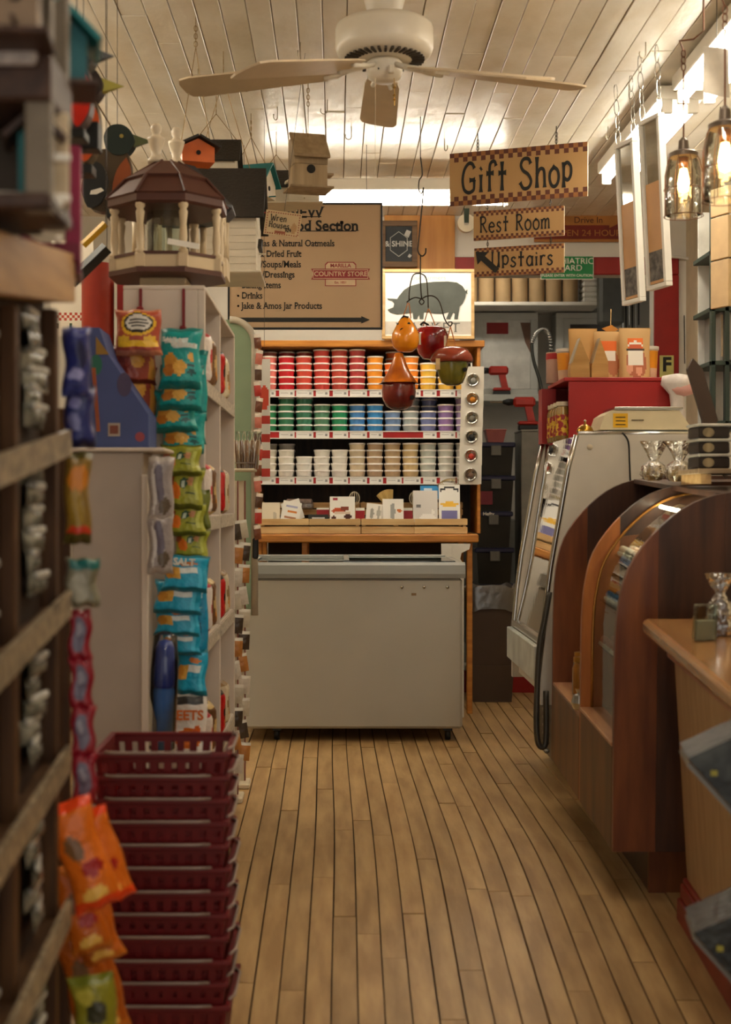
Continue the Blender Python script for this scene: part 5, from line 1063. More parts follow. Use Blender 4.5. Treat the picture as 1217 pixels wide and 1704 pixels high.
MB().box(.10, .26, .03, .512, .31, .36, .01).build('ice_tray', liner, case, True); strip([(.20, .36), (.22, .6), (.27, .8), (.36, .93)], .03, .51, 0).build('mirror_liner', liner, case, True, smooth=True)
m = MB(); n_ = len(gp_)
m.tube([(p[0]+.034, .514, p[1]-.024) for p in gp_], .005, 6); m.build('glass_trim', mat('trim_gold', (190, 130, 60), .25, metal=.6), case, True, smooth=True)
m = MB(); m.tube([(.24, .05, .935), (.24, .50, .935)], .006, 8); m.build('added_case_glow', mat('added_glow', (255, 236, 205), .4, var=0, emit=24), case, True, smooth=True)  # glowing tube added to brighten the case interior
for z, d in ((.50, .03), (.64, .035), (.78, .08)): MB().box(d+.02, .21, .03, .512, z, z+.006).build('glass_shelf', GLASS, case, True)
pc = [(214, 120, 90), (84, 130, 180), (226, 216, 196), (150, 150, 130), (222, 180, 90), (196, 70, 60)]; gi = 0  # tray colours added to imitate stripes reflected in the curved glass
for z, x_, nm in ((.506, .085, 'low'), (.646, .10, 'middle'), (.786, .14, 'high')):
    for k in range(5):
        c = pc[(gi*5+k) % 6]; gi += 1; p_ = case.matrix_basis @ Vector((x_, .08+.09*k, z+.001))
        t = thing('reflection_tray', 'added %s tray imitating reflected stripes, %s from the front on the %s glass shelf' % (('coral', 'blue', 'cream', 'sage', 'yellow', 'red')[(gi*5-5+k) % 6], ORD[k], nm), 'tray', p_, (.052, 0, 0), 'added trays imitating reflections in the case glass')
        MB().box(-.04, .05, -.035, .035, 0, .012, .003).build('tray', WHITE, t, True)
        m = MB()
        for a in range(3):
            for b in range(3): m.lathe([(.011, .012), (.012, .02), (.007, .028), (0, .03)], (-.025+.03*a, -.022+.022*b, 0), 8)
        m.build('sweets', mat('sweet_%d' % ((gi*5-5+k) % 6), c, .5, nscale=60), t, True, smooth=True); t.children[1]['kind'] = 'stuff'
base = MB().box(.12, .62, .08, .10, -.20, -.002, .002).build('plinth_board', cw1, case, True); MB().box(.121, .141, .101, 1.05, -.20, -.002, .002).build('plinth_board', cw2, case, True); MB().box(.10, .62, .06, .078, -.215, -.195, .003).build('plinth_moulding', cw1, case, True)
for k in range(4):
    p_ = case.matrix_basis @ Vector((.06+.02*(k % 2), .64+.10*k, .279)); t = thing('amber_jar', 'amber glass jar, %s from the front in the case niche' % ORD[k], 'jar', p_, group='amber jars in the niche')
    m = MB(); m.lathe([(.030, 0), (.032, .01), (.032, .09), (.026, .105), (.026, .11)], n=14); m.build('glass', mat('amber_glass', (150, 96, 24), .08, var=.2, coat=.6), t, True, smooth=True); m = MB(); m.lathe([(.028, .111), (.028, .128), (0, .129)], n=14); m.build('lid', mat('gold_lid', (196, 150, 70), .3, metal=.8), t, True, smooth=True, angle=.6)
p_ = case.matrix_basis @ Vector((.012, .60, .279)); t = thing('foil_pack', 'small silver foil pack in front of the amber jars', 'pack', p_, (0, 0, .4)); m = MB(); m.lathe([(.02, 0), (.026, .02), (.02, .045), (.008, .05), (.014, .065)], n=8, wob=lambda q, z: 1+.15*math.sin(3*q)); m.build('foil', STEEL, t, True)
# ---- low counter in the right foreground
ct = thing('low_counter', 'pale laminate counter with rounded wooden edge in the right foreground', 'counter', (.82, 3.70, .735), (.10, 0, 0))
lam = wood('laminate', (190, 160, 120), (170, 138, 98), .4, 'z', sc=10); topm = wood('counter_top', (176, 128, 76), (150, 104, 58), .16, 'y', sc=4, coat=.5)
m = MB(); pr = [(.0, .012), (.003, .004), (.012, 0), (.75, 0), (.75, .042), (.014, .042), (.004, .038), (0, .03)]; m.prism(pr, -2.2, 0, 'xz'); m.build('top', topm, ct, True)
MB().prism([(.075, -.001), (.72, -.001), (.72, -.80), (.14, -.80)], -2.15, -.03, 'xz').build('front_panel', lam, ct, True)
MB().prism([(.055, -.02), (.076, -.018), (.082, -.055), (.062, -.055)], -2.16, -.025, 'xz').build('trim_strip', mat('trim_pink', (176, 128, 108), .35), ct, True)
rb = mat('baseboard_red', (150, 58, 44), .4); 
for (a, b, w_) in ((-.80, -.72, .02), (-.72, -.68, .012), (-.68, -.665, .006)): MB().box(.125-w_, .16, -2.16, -.02, a, b, .003).build('baseboard', rb, ct, True)
CM = ct.matrix_basis
def on_counter(x_, y_): return CM @ Vector((x_, y_, .0425))
t = thing('glass_jar', 'clear lidded glass jar on the low counter', 'jar', on_counter(.22, -.34)); m = MB(); m.lathe([(.040, 0), (.044, .006), (.044, .11), (.034, .128), (.034, .134)], n=24); m.build('glass', GLASS, t, True, smooth=True); m = MB(); m.lathe([(.040, .135), (.042, .14), (.040, .155), (.02, .165), (0, .166)], n=24); m.build('lid', STEEL, t, True, smooth=True, angle=.7)
m = MB(); m.lathe([(.038, .003), (.038, .045), (0, .05)], n=16); m.build('contents', mat('dark_candy', (70, 46, 34), .4, nscale=50), t, True, smooth=True)
t = thing('cellophane_bag', 'gathered cellophane bag standing beside the glass jar', 'bag', on_counter(.145, -.22)); m = MB(); m.lathe([(.03, 0), (.035, .03), (.03, .08), (.012, .105), (.03, .14), (.034, .155)], n=14, wob=lambda q, z: 1+.12*math.sin(5*q+30*z), cap=False); m.build('film', FILM, t, True, smooth=True)
m = MB(); m.lathe([(.026, .002), (.028, .04), (.018, .075), (0, .08)], n=12); m.build('contents', mat('brown_candy', (110, 76, 54), .4, nscale=40), t, True, smooth=True)
t = thing('card_holder', 'clear acrylic card holder with a white leaflet on the low counter', 'card holder', on_counter(.09, -.30), (.1, 0, .3)); MB().box(-.03, .03, 0, .02, 0, .09, .003).build('holder', GLASS, t, True); MB().box(-.026, .026, .004, .016, .003, .05).build('leaflet', CREAM, t, True)
t = thing('kraft_box', 'brown kraft box standing on the low counter at the right edge', 'box', on_counter(.27, -.52), (.1, 0, .1)); MB().box(-.05, .08, -.06, .06, 0, .17, .003).build('carton', wood('kraft_brown', (170, 112, 50), (140, 88, 36), .6, 'z'), t, True); MB().box(-.052, .082, -.062, .062, .171, .19, .004).build('lid', MATS['kraft_brown'], t, True)
# two dark slanted bins on the counter front
bin_m = mat('bin_dark', (62, 64, 60), .3, metal=.3, col2=(22, 24, 24), nscale=18, bump=.2)
for lb, px, py in (('dark slanted magazine bin at the right edge, upper one', 1145, 1262), ('dark slanted magazine bin at the right edge, lower one', 1155, 1553)):
    D = 2.5; t = thing('magazine_bin', lb, 'bin', P(px, py, D), (0, 0, -.15), 'bins on the counter front'); k = D/F
    MB().prism([(0, 0), (.16, .08), (.16, -.18)], 0, .012, 'xz').build('front_plate', bin_m, t, True); MB().prism([(0, 0), (.16, .08), (.16, .070), (.006, -.006)], .013, .16, 'xz').build('top_plate', bin_m, t, True); MB().prism([(.004, -.010), (.16, -.182), (.16, -.192), (0, -.016)], .013, .16, 'xz').build('under_plate', mat('bin_edge', (130, 128, 120), .3), t, True)
    MB().box(.04, .052, -.003, -.0005, -.03, -.02).build('printed_label', mat('bin_print', (170, 160, 60), .5), t, True)
# ---- slanted glass cold case behind the wooden case
cc = thing('cold_case', 'white deli case with slanted glass front and chrome frame', 'display case', (1.0, 5.45, 0))
NY, FY = 5.10, 5.95
def q5(px, py): return (X(px, 5.1), Z(py, 5.1))
edge = [q5(964, 724), q5(950, 780), q5(936, 862), q5(922, 940), q5(914, 1000), q5(908, 1062)]
enam = mat('case_enamel', (206, 198, 184), .35, var=.03)
side = edge+[q5(900, 1130), (X(900, 5.1), .34), (1.50, .34), (1.50, q5(0, 722)[1])]
MB().prism(side, NY, NY+.03).build('end_panel', enam, cc)
MB().prism(side, FY-.03, FY).build('end_panel', enam, cc)
for yy in (NY+.01, FY-.015): m = MB(); m.tube([(p[0]-.008, yy, p[1]) for p in edge]+[(X(900, 5.1)-.008, yy, q5(0, 1130)[1])], .011, 8); m.build('chrome_edge', STEEL, cc, smooth=True)
m = MB(); m.tube([(edge[0][0], NY+.01, edge[0][1]+.006), (1.5, NY+.01, edge[0][1]+.006)], .008, 8); m.build('chrome_edge', STEEL, cc, smooth=True)
m = MB(); m.add([(edge[0][0], NY+.03, edge[0][1]), (edge[0][0], FY-.03, edge[0][1]), (edge[-1][0], FY-.03, edge[-1][1]), (edge[-1][0], NY+.03, edge[-1][1])], [(0, 1, 2, 3)]); m.build('slanted_glass', GLASS, cc)
MB().box(edge[0][0]+.01, 1.5, NY+.031, FY-.031, edge[0][1]-.02, edge[0][1], .003).build('top', enam, cc)
MB().box(1.46, 1.5, NY+.031, FY-.031, .34, edge[0][1]-.021).build('back_panel', enam, cc); MB().box(edge[-1][0]+.01, 1.459, NY+.031, FY-.031, .36, .44).build('bottom', enam, cc)
for z in (.62, .82, 1.02, 1.18): MB().box(.94, 1.45, NY+.035, FY-.035, z, z+.008).build('wire_shelf', STEEL, cc)
MB().box(edge[-1][0]-.02, edge[-1][0]+.01, NY+.02, FY-.02, edge[-1][1]-.03, edge[-1][1], .004).build('chrome_ledge', STEEL, cc)
MB().box(X(890, 5.1), X(900, 5.1), NY+.02, FY-.02, q5(0, 1135)[1], edge[-1][1]-.031, .003).build('lower_front', liner, cc); MB().box(.86, 1.48, NY+.06, FY-.06, .06, .339).build('machine_base', bin_m, cc)
m = MB(); m.tube(smooth_line([P(915, 985, 5.05), P(905, 1040, 5.05), P(899, 1070, 5.05), P(895, 1130, 5.05), P(893, 1200, 5.05), P(896, 1236, 5.05), P(905, 1243, 5.05), P(909, 1225, 5.05), P(909, 1150, 5.05)]), .011, 8); m.build('bumper_rail', mat('bumper', (84, 80, 72), .35, metal=.5), cc, smooth=True)
for k in range(7): MB().box(X(906, 5.1), X(915, 5.1), NY, NY+.06, .16+.03*k, .178+.03*k, .006).build('grille_fin', mat('grille', (150, 144, 130), .4, metal=.4), cc)
for xx in (.93, 1.42):
    for yy in (NY+.1, FY-.1): MB().tube([(xx, yy, 0), (xx, yy, .07)], .018, 8).build('foot', BLACK, cc)
gi = 0
for z, nm in ((.628, 'lowest'), (.828, 'second'), (1.028, 'third'), (1.188, 'top')):
    for k in range(4):
        c1 = [(226, 222, 214), (120, 170, 206), (210, 186, 140), (150, 120, 150), (214, 206, 190), (90, 120, 160)][gi % 6]; gi += 1
        t = thing('deli_pack', '%s pack, %s from the front on the %s rack of the cold case' % (('white', 'light blue', 'tan', 'mauve', 'ivory', 'denim blue')[(gi-1) % 6], ORD[k], nm), 'pack', (.985, NY+.14+.18*k, z+.009), (0, -.08, .05*((gi % 3)-1)), 'packs in the cold case')
        hh = .105 if z > 1.1 else .11+.02*(gi % 2); MB().box(-.03, .05, -.07, .07, 0, hh, .008).build('carton', mat('deli_%d' % (gi % 6), c1, .4, var=.05), t, True); MB().box(-.0325, -.0305, -.045, .045, .03, hh-.03).build('label', mat('deli_l%d' % (gi % 3), [(236, 232, 224), (190, 80, 60), (70, 80, 90)][gi % 3], .5), t, True)
t = thing('white_bread_bag', 'white plastic bag at the bottom of the cold case', 'bag', (.90, 5.55, .441)); m = MB(); m.lathe([(.06, 0), (.085, .05), (.08, .12), (.05, .155), (0, .16)], n=16, sy=1.6, wob=lambda q, z: 1+.06*math.sin(4*q+20*z)); m.build('bag', mat('bag_white', (206, 208, 204), .3, bump=.4, bscale=20), t, True, smooth=True)
CT = edge[0][1]+.001
# red box, scale and bell on top of the cold case
D = 5.55; rx0, rx1 = X(947, D), X(1126, D); ry0, ry1 = D, D+.42; rz1 = Z(628, D); dr = mat('box_red', (158, 20, 16), .45, var=.05)
t = thing('red_box', 'bright red open sided box cabinet on top of the cold case', 'cabinet', ((rx0+rx1)/2, D+.2, CT))
MB().box(rx0, rx1, ry0, ry0+.015, CT, rz1-.016, .001).build('front_board', dr, t); MB().box(rx0-.02, rx1, ry0-.004, ry1, rz1-.015, rz1, .002).build('top_board', dr, t); MB().box(rx1-.015, rx1, ry0+.015, ry1, CT, rz1-.016).build('side_board', dr, t); MB().box(rx0, rx1-.016, ry1-.015, ry1, CT, rz1-.016).build('back_board', dr, t)
MB().box(rx0-.06, rx0-.001, ry1-.1, ry1, CT, rz1-.02).build('end_post', dr, t)
for k in range(4):
    q = thing('mustard_jar', 'yellow labelled jar, %s from the front in the red cabinet' % ORD[k], 'jar', (rx0-.015, ry0+.055+.075*k, CT), group='jars in the red cabinet')
    m = MB(); m.lathe([(.028, 0), (.030, .008), (.030, .12), (.024, .135), (.024, .14)], n=16); m.build('glass', mat('jar_glass', (150, 120, 60), .15, coat=.5), q, True, smooth=True); m = MB(); m.lathe([(.0306, .02), (.0306, .105)], n=16, cap=False); m.build('label', mat('jar_label', (216, 176, 50), .5, col2=(150, 40, 40), nscale=60, contrast=(.45, .55)), q, True, smooth=True); m = MB(); m.lathe([(.027, .141), (.027, .158), (0, .159)], n=16); m.build('lid', CREAM, q, True, smooth=True, angle=.6)
RT = rz1+.001
def pouch(label, pa, pb, py, dy, c, paint, tilt=0):
    D_ = D+dy; w_ = X(pb, D_)-X(pa, D_); h = Z(py, D_)-Z(628, D_)
    q = thing('kraft_pouch', label, 'pouch', (X((pa+pb)/2, D_), D_, RT), (0, 0, tilt), 'pouches on the red cabinet')
    m = MB(); f = lambda u, v, s: ((u-.5)*w_*(1-.06*math.sin(PI*v)), s*.032*(1-v)**.7*max(0, 4*u*(1-u))**.4-s*.0005, v*h)
    m.grid(lambda u, v: f(u, v, -1), 20, 24, paint); m.grid(lambda u, v: f(1-u, v, 1), 8, 8, lambda u, v: c); m.build('pouch', PAPER, q, True, smooth=True, fixn=False); return q
kr = (198, 158, 104); lab = (230, 222, 210)
pouch('kraft pouch with orange label and clear window, right one', 1030, 1083, 544, .06, kr, blobs(kr, [(.52, .3, .34, .3, (170, 96, 64)), (.3, .2, .1, .1, (214, 150, 120)), (.6, .14, .12, .08, (214, 150, 120)), (.5, .68, -.26, .11, (222, 104, 30)), (.5, .42, -.25, .18, lab), (.5, .64, .24, .09, lab), (.5, .57, -.3, .022, (60, 44, 34)), (.5, .63, -.2, .03, (200, 90, 50))]))
pouch('kraft pouch with orange label, half hidden in the middle', 988, 1033, 548, .10, kr, blobs(kr, [(.7, .32, .25, .26, (176, 108, 70)), (.55, .68, -.3, .11, (222, 104, 30)), (.55, .48, -.26, .1, lab)]))
pouch('tall plain kraft pouch at the back', 946, 994, 542, .14, (196, 150, 88), blobs((196, 150, 88), []))
for lb, pa, pb in (('left folded brown paper bag in front of the pouches', 950, 983), ('right folded brown paper bag in front of the pouches', 985, 1014)):
    q = thing('paper_bag', lb, 'paper bag', (X((pa+pb)/2, D), D+.035, RT), (0, 0, .06), 'folded paper bags on the red cabinet'); w_ = X(pb, D)-X(pa, D); hh = Z(566, D)-Z(628, D)
    MB().prism([(-w_/2, 0), (w_/2, 0), (w_/2*.9, hh*.45), (w_*.02, hh), (-w_*.06, hh), (-w_/2, hh*.3)], -.025, .025).build('bag', wood('paper_kraft', (190, 146, 86), (166, 122, 66), .7, 'x', bump=.1), q, True); MB().prism([(-w_*.06, hh+.001), (-w_*.0, hh+.01), (-w_*.4, hh*.4), (-w_*.48, hh*.38)], -.026, .026).build('tin_tie', mat('tin_tie', (170, 150, 120), .4), q, True)
for lb, px, dy in (('orange labelled plastic tub with white lid at the right', 1078, .12), ('orange labelled plastic tub behind the brown paper bags', 1026, .2), ('orange labelled plastic tub at the left end', 944, .2)):
    q = thing('plastic_tub', lb, 'tub', (X(px, D+dy), D+dy, RT), group='orange labelled tubs'); m = MB(); m.lathe([(.034, 0), (.036, .004), (.042, .118)], n=20); m.build('tub_body', mat('tub_white', (224, 190, 160), .35), q, True, smooth=True, angle=.7); m = MB(); m.lathe([(.0385, .045), (.0422, .115)], n=20, cap=False); m.build('label', mat('label_orange', (232, 150, 26), .45), q, True, smooth=True); m = MB(); m.lathe([(.044, .119), (.046, .122), (.046, .134), (0, .136)], n=20); m.build('lid', WHITE, q, True, smooth=True, angle=.6)
q = thing('pink_canister', 'pinkish canister with a red check band at the left end', 'canister', (X(925, D+.3), D+.3, RT)); m = MB(); m.lathe([(.04, 0), (.04, .13), (0, .131)], n=20); m.build('body', mat('canister_pink', (190, 152, 134), .5), q, True, smooth=True, angle=.6); m = MB(); m.lathe([(.0408, .10), (.0408, .125)], n=20, cap=False); m.build('band', redc, q, True, smooth=True)
q = thing('sign_stick', 'thin skewer stuck between the pouches', 'skewer', (X(1014, D+.12), D+.12, RT)); MB().tube([(0, 0, 0), (.008, 0, .29)], .002, 6).build('stick', PINE, q, True); MB().prism([(-.03, .21), (.01, .225), (.04, .205), (.0, .19)], -.002, .002).build('tag', mat('tag_orange', (214, 140, 50), .6), q, True)
q = thing('yellow_letter_card', 'pale yellow card with a black letter on the red post', 'card', (X(1110, 7.86), 7.86, Z(628, 7.86))); MB().box(-.04, .04, 0, .004, 0, .125).build('card', mat('card_yellow', (206, 198, 120), .6), q, True); text('F', 'lettering', INK, q, face_cam(0, -.0006, .07), .11, .004)
# scale
D = 5.3; sz0 = CT; q = thing('price_scale', 'cream shop scale with a yellow sticker on the cold case', 'scale', (X(1065, D), D, sz0)); cream2 = mat('scale_cream', (206, 192, 158), .45, var=.04)
xx = lambda px: X(px, D)-X(1065, D); zz = lambda py: Z(py, D)-Z(718, D)
MB().box(xx(1000), xx(1135), -.10, .12, .004, zz(708), .004).build('base', mat('scale_base', (96, 98, 88), .4), q, True)
MB().prism([(xx(990), zz(708)+.001), (xx(1142), zz(708)+.001), (xx(1120), zz(676)), (xx(1010), zz(676)), (xx(998), zz(684))], -.10, .12).build('body', cream2, q, True); MB().box(xx(1014), xx(1126), -.105, .125, zz(675), zz(670), .002).build('weighing_plate', STEEL, q, True)
st = MB().box(xx(1012), xx(1036), -.102, -.1005, zz(704), zz(681)).build('sticker', mat('sticker_yellow', (232, 178, 20), .5), q, True)
for k in range(3): MB().box(xx(1016), xx(1032), -.1030, -.1022, zz(700-6*k), zz(699-6*k)+.001).build('sticker_print', INK, st, True)
MB().box(xx(1042), xx(1062), -.102, -.1005, zz(693), zz(691)).build('nameplate', mat('nameplate', (110, 96, 70), .5), q, True)
for sx_ in (xx(1004), xx(1130)): MB().lathe([(.012, 0), (.012, .004)], (sx_, 0, 0), 10).build('foot', BLACK, q, True)
q = thing('counter_bell', 'small brass counter bell beside the scale', 'bell', (X(974, 5.25), 5.25, CT)); br_ = mat('bell_brass', (176, 132, 50), .25, metal=.9); m = MB(); m.lathe([(.03, 0), (.032, .008), (.028, .012), (.028, .016)], n=20); m.build('foot', br_, q, True, smooth=True, angle=.7); m = MB(); m.lathe([(.033, .017), (.033, .022), (.026, .036), (.012, .046), (0, .048)], n=20); m.build('dome', br_, q, True, smooth=True); m = MB(); m.lathe([(.004, .048), (.004, .058), (.007, .06), (0, .066)], n=10); m.build('button', STEEL, q, True, smooth=True)
q = thing('power_cord', 'black cord hanging down the white end panel of the cold case', 'cord', P(1045, 722, 5.085)); m = MB(); m.tube([Vector(p)-q.location for p in smooth_line([tuple(P(a, b, 5.085)) for a, b in ((1036, 720), (1046, 735), (1048, 770), (1050, 810), (1054, 840))])], .0035, 6); m.build('cable', BLACK, q, True, smooth=True)
m = MB(); m.lathe([(0, -.003), (.01, -.002), (.011, 0)], (X(982, 5.1), NY, Z(744, 5.1)), 14, axis='y'); m.build('cap', CREAM, cc, smooth=True)
# ---- things on top of the wooden case
KM = case.matrix_basis
def on_case(x_, y_): return KM @ Vector((x_, y_, 1.0125))
plk = on_case(.42, .30); t = thing('display_plank', 'short pale plank shelf on blocks above the wooden case', 'shelf', plk); MB().box(-.14, .17, -.09, .16, .03, .045, .002).build('plank', wood('plank_grey', (170, 146, 116), (140, 118, 90), .6, 'x'), t, True); MB().box(-.13, -.10, -.08, .15, 0, .0295).build('block', PINE, t, True); MB().box(.13, .16, -.08, .15, 0, .0295).build('block', PINE, t, True)
for k in range(3):
    q = thing('clamshell_box', 'clear dessert box with dark contents, %s of the stack on the plank' % ('lowest', 'middle', 'topmost')[k], 'box', plk+Vector((-.09, -.02, .0455+.044*k)), (0, 0, .08), 'stacked clear boxes on the plank'); MB().box(-.048, .045, -.05, .05, 0, .034, .004).build('contents', mat('choc_dark', (44, 36, 30), .4, nscale=40), q, True); MB().box(-.052, .05, -.054, .054, .0345, .043, .003).build('lid', mat('clamshell_lid', (196, 192, 180), .15), q, True); m = MB(); m.lathe([(0, 0), (.014, 0)], (-.02, -.0512, .017), 16, axis='y', sx=1.25); m.build('sticker', mat('sticker_tan', (190, 170, 130), .6), q, True)
for k, (lb, dx) in enumerate((('left cellophane wrapped bar of biscuits on the plank', .02), ('right cellophane wrapped bar of biscuits on the plank', .09))):
    q = thing('biscuit_pack', lb, 'biscuits', plk+Vector((dx, -.04, .0455)), (0, 0, .1), 'wrapped biscuit bars')
    for b in range(5): MB().box(-.028, .028, -.045+.018*b, -.03+.018*b, .001, .06, .004).build('biscuit', mat('biscuit_%d' % (b % 2), ((176, 122, 70), (70, 44, 30))[b % 2], .6, nscale=40), q, True)
    MB().box(-.031, .031, -.05, .05, 0, .064, .006).build('wrap', FILM, q, True); m = MB(); m.lathe([(.02, .065), (.006, .09), (.018, .13), (.024, .15)], n=10, wob=lambda a, z: 1+.2*math.sin(4*a), cap=False); m.build('gathered_top', FILM, q, True, smooth=True)
for k, (x_, y_) in enumerate(((.16, .50), (.22, .42), (.27, .62))):
    p_ = KM @ Vector((x_+.08, y_+.1, 1.0125)); q = thing('cellophane_bundle', 'cellophane wrapped candy bundle on the case top, %s one' % ('left', 'middle', 'rear')[k], 'candy', p_, group='candy bundles on the case'); m = MB(); m.lathe([(.02, 0), (.034, .02), (.03, .045), (.01, .06)], n=14); m.build('candy', mat('nutty', (80, 56, 40), .35, nscale=60, col2=(170, 140, 90), contrast=(.45, .7)), q, True, smooth=True); m = MB(); m.lathe([(.026, .002), (.038, .02), (.033, .048), (.012, .064), (.03, .10), (.045, .125)], n=16, wob=lambda a, z: 1+.18*math.sin(5*a+20*z), cap=False); m.build('film', FILM, q, True, smooth=True)
t = thing('carved_board', 'dark brown chopping board propped upright with a white plastic bag', 'board', KM @ Vector((.46, .62, 1.0125)), (0, -.22, 0)); MB().prism([(-.025, .06), (.02, .0), (.025, .12), (.012, .165), (.03, .19), (.018, .36), (-.005, .40), (-.03, .37), (-.018, .20), (-.03, .14)], -.01, .01).build('board', mat('board_brown', (74, 56, 42), .5), t, True)
t = thing('plastic_carrier', 'white plastic carrier bag draped at the red cabinet corner', 'bag', (X(1128, 5.5), 5.5, CT)); m = MB(); m.lathe([(.016, 0), (.022, .10), (.024, .18), (.05, .22), (.045, .255), (.01, .262)], n=16, sx=1.2, wob=lambda q, z: 1+.16*math.sin(3*q+25*z)); m.build('film', mat('carrier_white', (226, 216, 210), .3, bump=.4, bscale=20), t, True, smooth=True); m = MB(); m.lathe([(.0, 0), (.022, .02), (.03, .05), (.02, .09), (0, .10)], (-.03, -.02, .20), 12, axis='x'); m.build('pink_end', mat('pink_film', (214, 160, 150), .35), t, True, smooth=True)
t = thing('gift_house_box', 'kraft house shaped box at the far right edge', 'box', KM @ Vector((.40, .02, 1.0125)), (0, 0, -.25)); MB().box(-.03, .08, -.04, .05, 0, .075, .002).build('box', MATS['kraft_brown'], t, True); MB().prism([(-.035, .0755), (.085, .0755), (.07, .13), (.02, .12)], -.045, .055).build('roof', MATS['kraft_brown'], t, True)
t = thing('draped_towel', 'grey white towel hanging over the right end of the case', 'towel', KM @ Vector((.39, -.03, .80)), (0, 0, 0)); m = MB(); m.grid(lambda u, v: (u*.14+.01, -.012+.014*math.sin(u*9+2*v), v*.20), 14, 10); m.grid(lambda u, v: (u*.14+.01, -.004+.014*math.sin(u*9+2*v), v*.20), 14, 10); m.build('cloth', mat('towel_grey', (190, 180, 162), .9, var=.1, bump=.3), t, True, smooth=True)
t = thing('striped_candy_jar', 'clear jar of red and green candy with black lid at the right edge', 'jar', KM @ Vector((.50, .16, 1.0125)), (0, 0, 0)); m = MB(); m.lathe([(.05, 0), (.055, .01), (.055, .10), (.045, .115)], n=20, cap=False); m.build('glass', GLASS, t, True, smooth=True); m = MB(); m.lathe([(.046, .116), (.048, .16), (0, .162)], n=20); m.build('lid', BLACK, t, True, smooth=True, angle=.6); m = MB(); m.lathe([(.048, .003), (.050, .06), (0, .075)], n=16); m.build('contents', mat('red_green', (180, 50, 44), .4, col2=(60, 110, 60), nscale=50, contrast=(.45, .55)), t, True, smooth=True)
# ---- hanging long white frames
fm = mat('frame_white', (232, 228, 220), .4, var=.03)
for lb, px, D, pt, pb in (('long white hanging frame, the one nearer the Gift Shop sign', 1050, 5.35, 236, 505), ('long white hanging frame beside the jar lamps', 1092, 5.0, 196, 480)):
    h = Z(pt, D)-Z(pb, D); w_ = .14; t = thing('framed_mirror', lb, 'framed mirror', P(px, pb, D), (.055, 0, -1.27), 'long white frames on chains')
    frame_box(t, w_, h, .016, .028, fm)
    MB().box(-w_/2+.016, w_/2-.016, .010, .014, .016, h-.016).build('mirror', mat('mirror_glass', (200, 196, 186), .06, metal=.9), t, True)
    MB().box(-w_/2+.02, w_/2-.02, .0075, .0095, .02, h*.62).build('print', mat('print_tan', (212, 160, 104), .5, nscale=6, var=.1), t, True); MB().box(-w_/2+.024, w_/2-.024, .006, .0074, .03, h*.22).build('print_picture', mat('print_grey', (128, 120, 112), .6, nscale=40, var=.4), t, True)
    M_ = t.matrix_basis
    for s in (-1, 1):
        m = MB(); a = Vector((s*(w_/2-.01), .014, h)); zt2 = (CEIL-t.location.z)
        nL = 4
        for k in range(nL):
            f = (k+.5)/nL; c = a+(Vector((a.x, a.y, zt2))-a)*f
            m.tube([c+Vector((.009*math.cos(q)*(1 if k % 2 else .3), .009*math.cos(q)*(.3 if k % 2 else 1), (zt2-h)/nL*.55*math.sin(q))) for q in [j*PI/5 for j in range(10)]], .002, 5, closed=True)
        m.build('chain', STEEL, t, True)
# ---- mason jar pendant lamps
bulb_m = mat('lit_bulb', (255, 196, 110), .4, var=0, emit=BULB); rust = mat('rust_wire', (110, 72, 50), .5, metal=.6); cage = rust; zinc = mat('zinc_cap', (110, 96, 84), .45, metal=.7)
jar_m = sheet('jar_green_glass', (246, 251, 247), .90, .05, .25, 25)
def lamp(label, px, D, ptop, pbot, pcap):
    t = thing('jar_lamp', label, 'pendant lamp', P(px, pbot, D), group='caged mason jar pendant lamps'); zz = lambda py: Z(py, D)-t.location.z; H = zz(ptop); r = .054
    m = MB(); m.lathe([(r*.96, 0), (r, .01), (r, H*.72), (r*.82, H*.92), (r*.7, H)], n=28, cap=False); m.build('jar', jar_m, t, True, smooth=True)
    m = MB(); m.lathe([(r*.78, H), (r*.8, H+.012), (r*.62, H+.018), (r*.30, H+.022), (r*.26, H+.05), (r*.1, H+.06)], n=20); m.build('cap', zinc, t, True, smooth=True, angle=.6)
    m = MB(); m.lathe([(0, H*.38), (.014, H*.42), (.018, H*.55), (.013, H*.72), (.010, H*.80), (0, H*.81)], n=16); m.build('bulb', bulb_m, t, True, smooth=True)
    m = MB(); m.lathe([(.013, H*.81), (.016, H*.99), (0, H)], n=12); m.build('socket', mat('socket_brass', (150, 100, 50), .3, metal=.8), t, True, smooth=True)
    m = MB(); rc = r+.004
    for k in range(8):
        a = k*PI/4+.2; m.tube([(rc*math.cos(a), rc*math.sin(a), -.004), (rc*math.cos(a), rc*math.sin(a), H*.72), (rc*.86*math.cos(a), rc*.86*math.sin(a), H*.92), (rc*.74*math.cos(a), rc*.74*math.sin(a), H)], .0012, 5)
    for z, q in ((-.004, 1), (H*.44, 1.0)): m.tube([(rc*q*math.cos(a), rc*q*math.sin(a), z) for a in [j*PI/12 for j in range(24)]], .0012, 5, closed=True)
    m.build('cage', cage, t, True)
    MB().tube([(0, 0, H+.055), (0, 0, zz(pcap))], .0028, 6).build('cord', rust, t, True); m = MB()
    zc = zz(pcap)
    for k in range(3): m.tube([(.006*math.cos(q), 0, zc+.012+.02*k+.012*math.sin(q)) for q in [j*PI/5 for j in range(10)]], .002, 5, closed=True)
    m.tube([(0, 0, zc+.06), (-.012, 0, zc+.09), (.03, 0, zc+.095), (.06, 0, zc+.12), (.06, 0, CEIL-t.location.z)], .003, 6); m.build('chain_hook', rust, t, True)
lamp('caged jar lamp hanging left of the other one, with clear green glass', 1138, 4.15, 262, 358, 118)
lamp('caged jar lamp cut by the right edge of the picture', 1207, 3.55, 215, 332, 50)
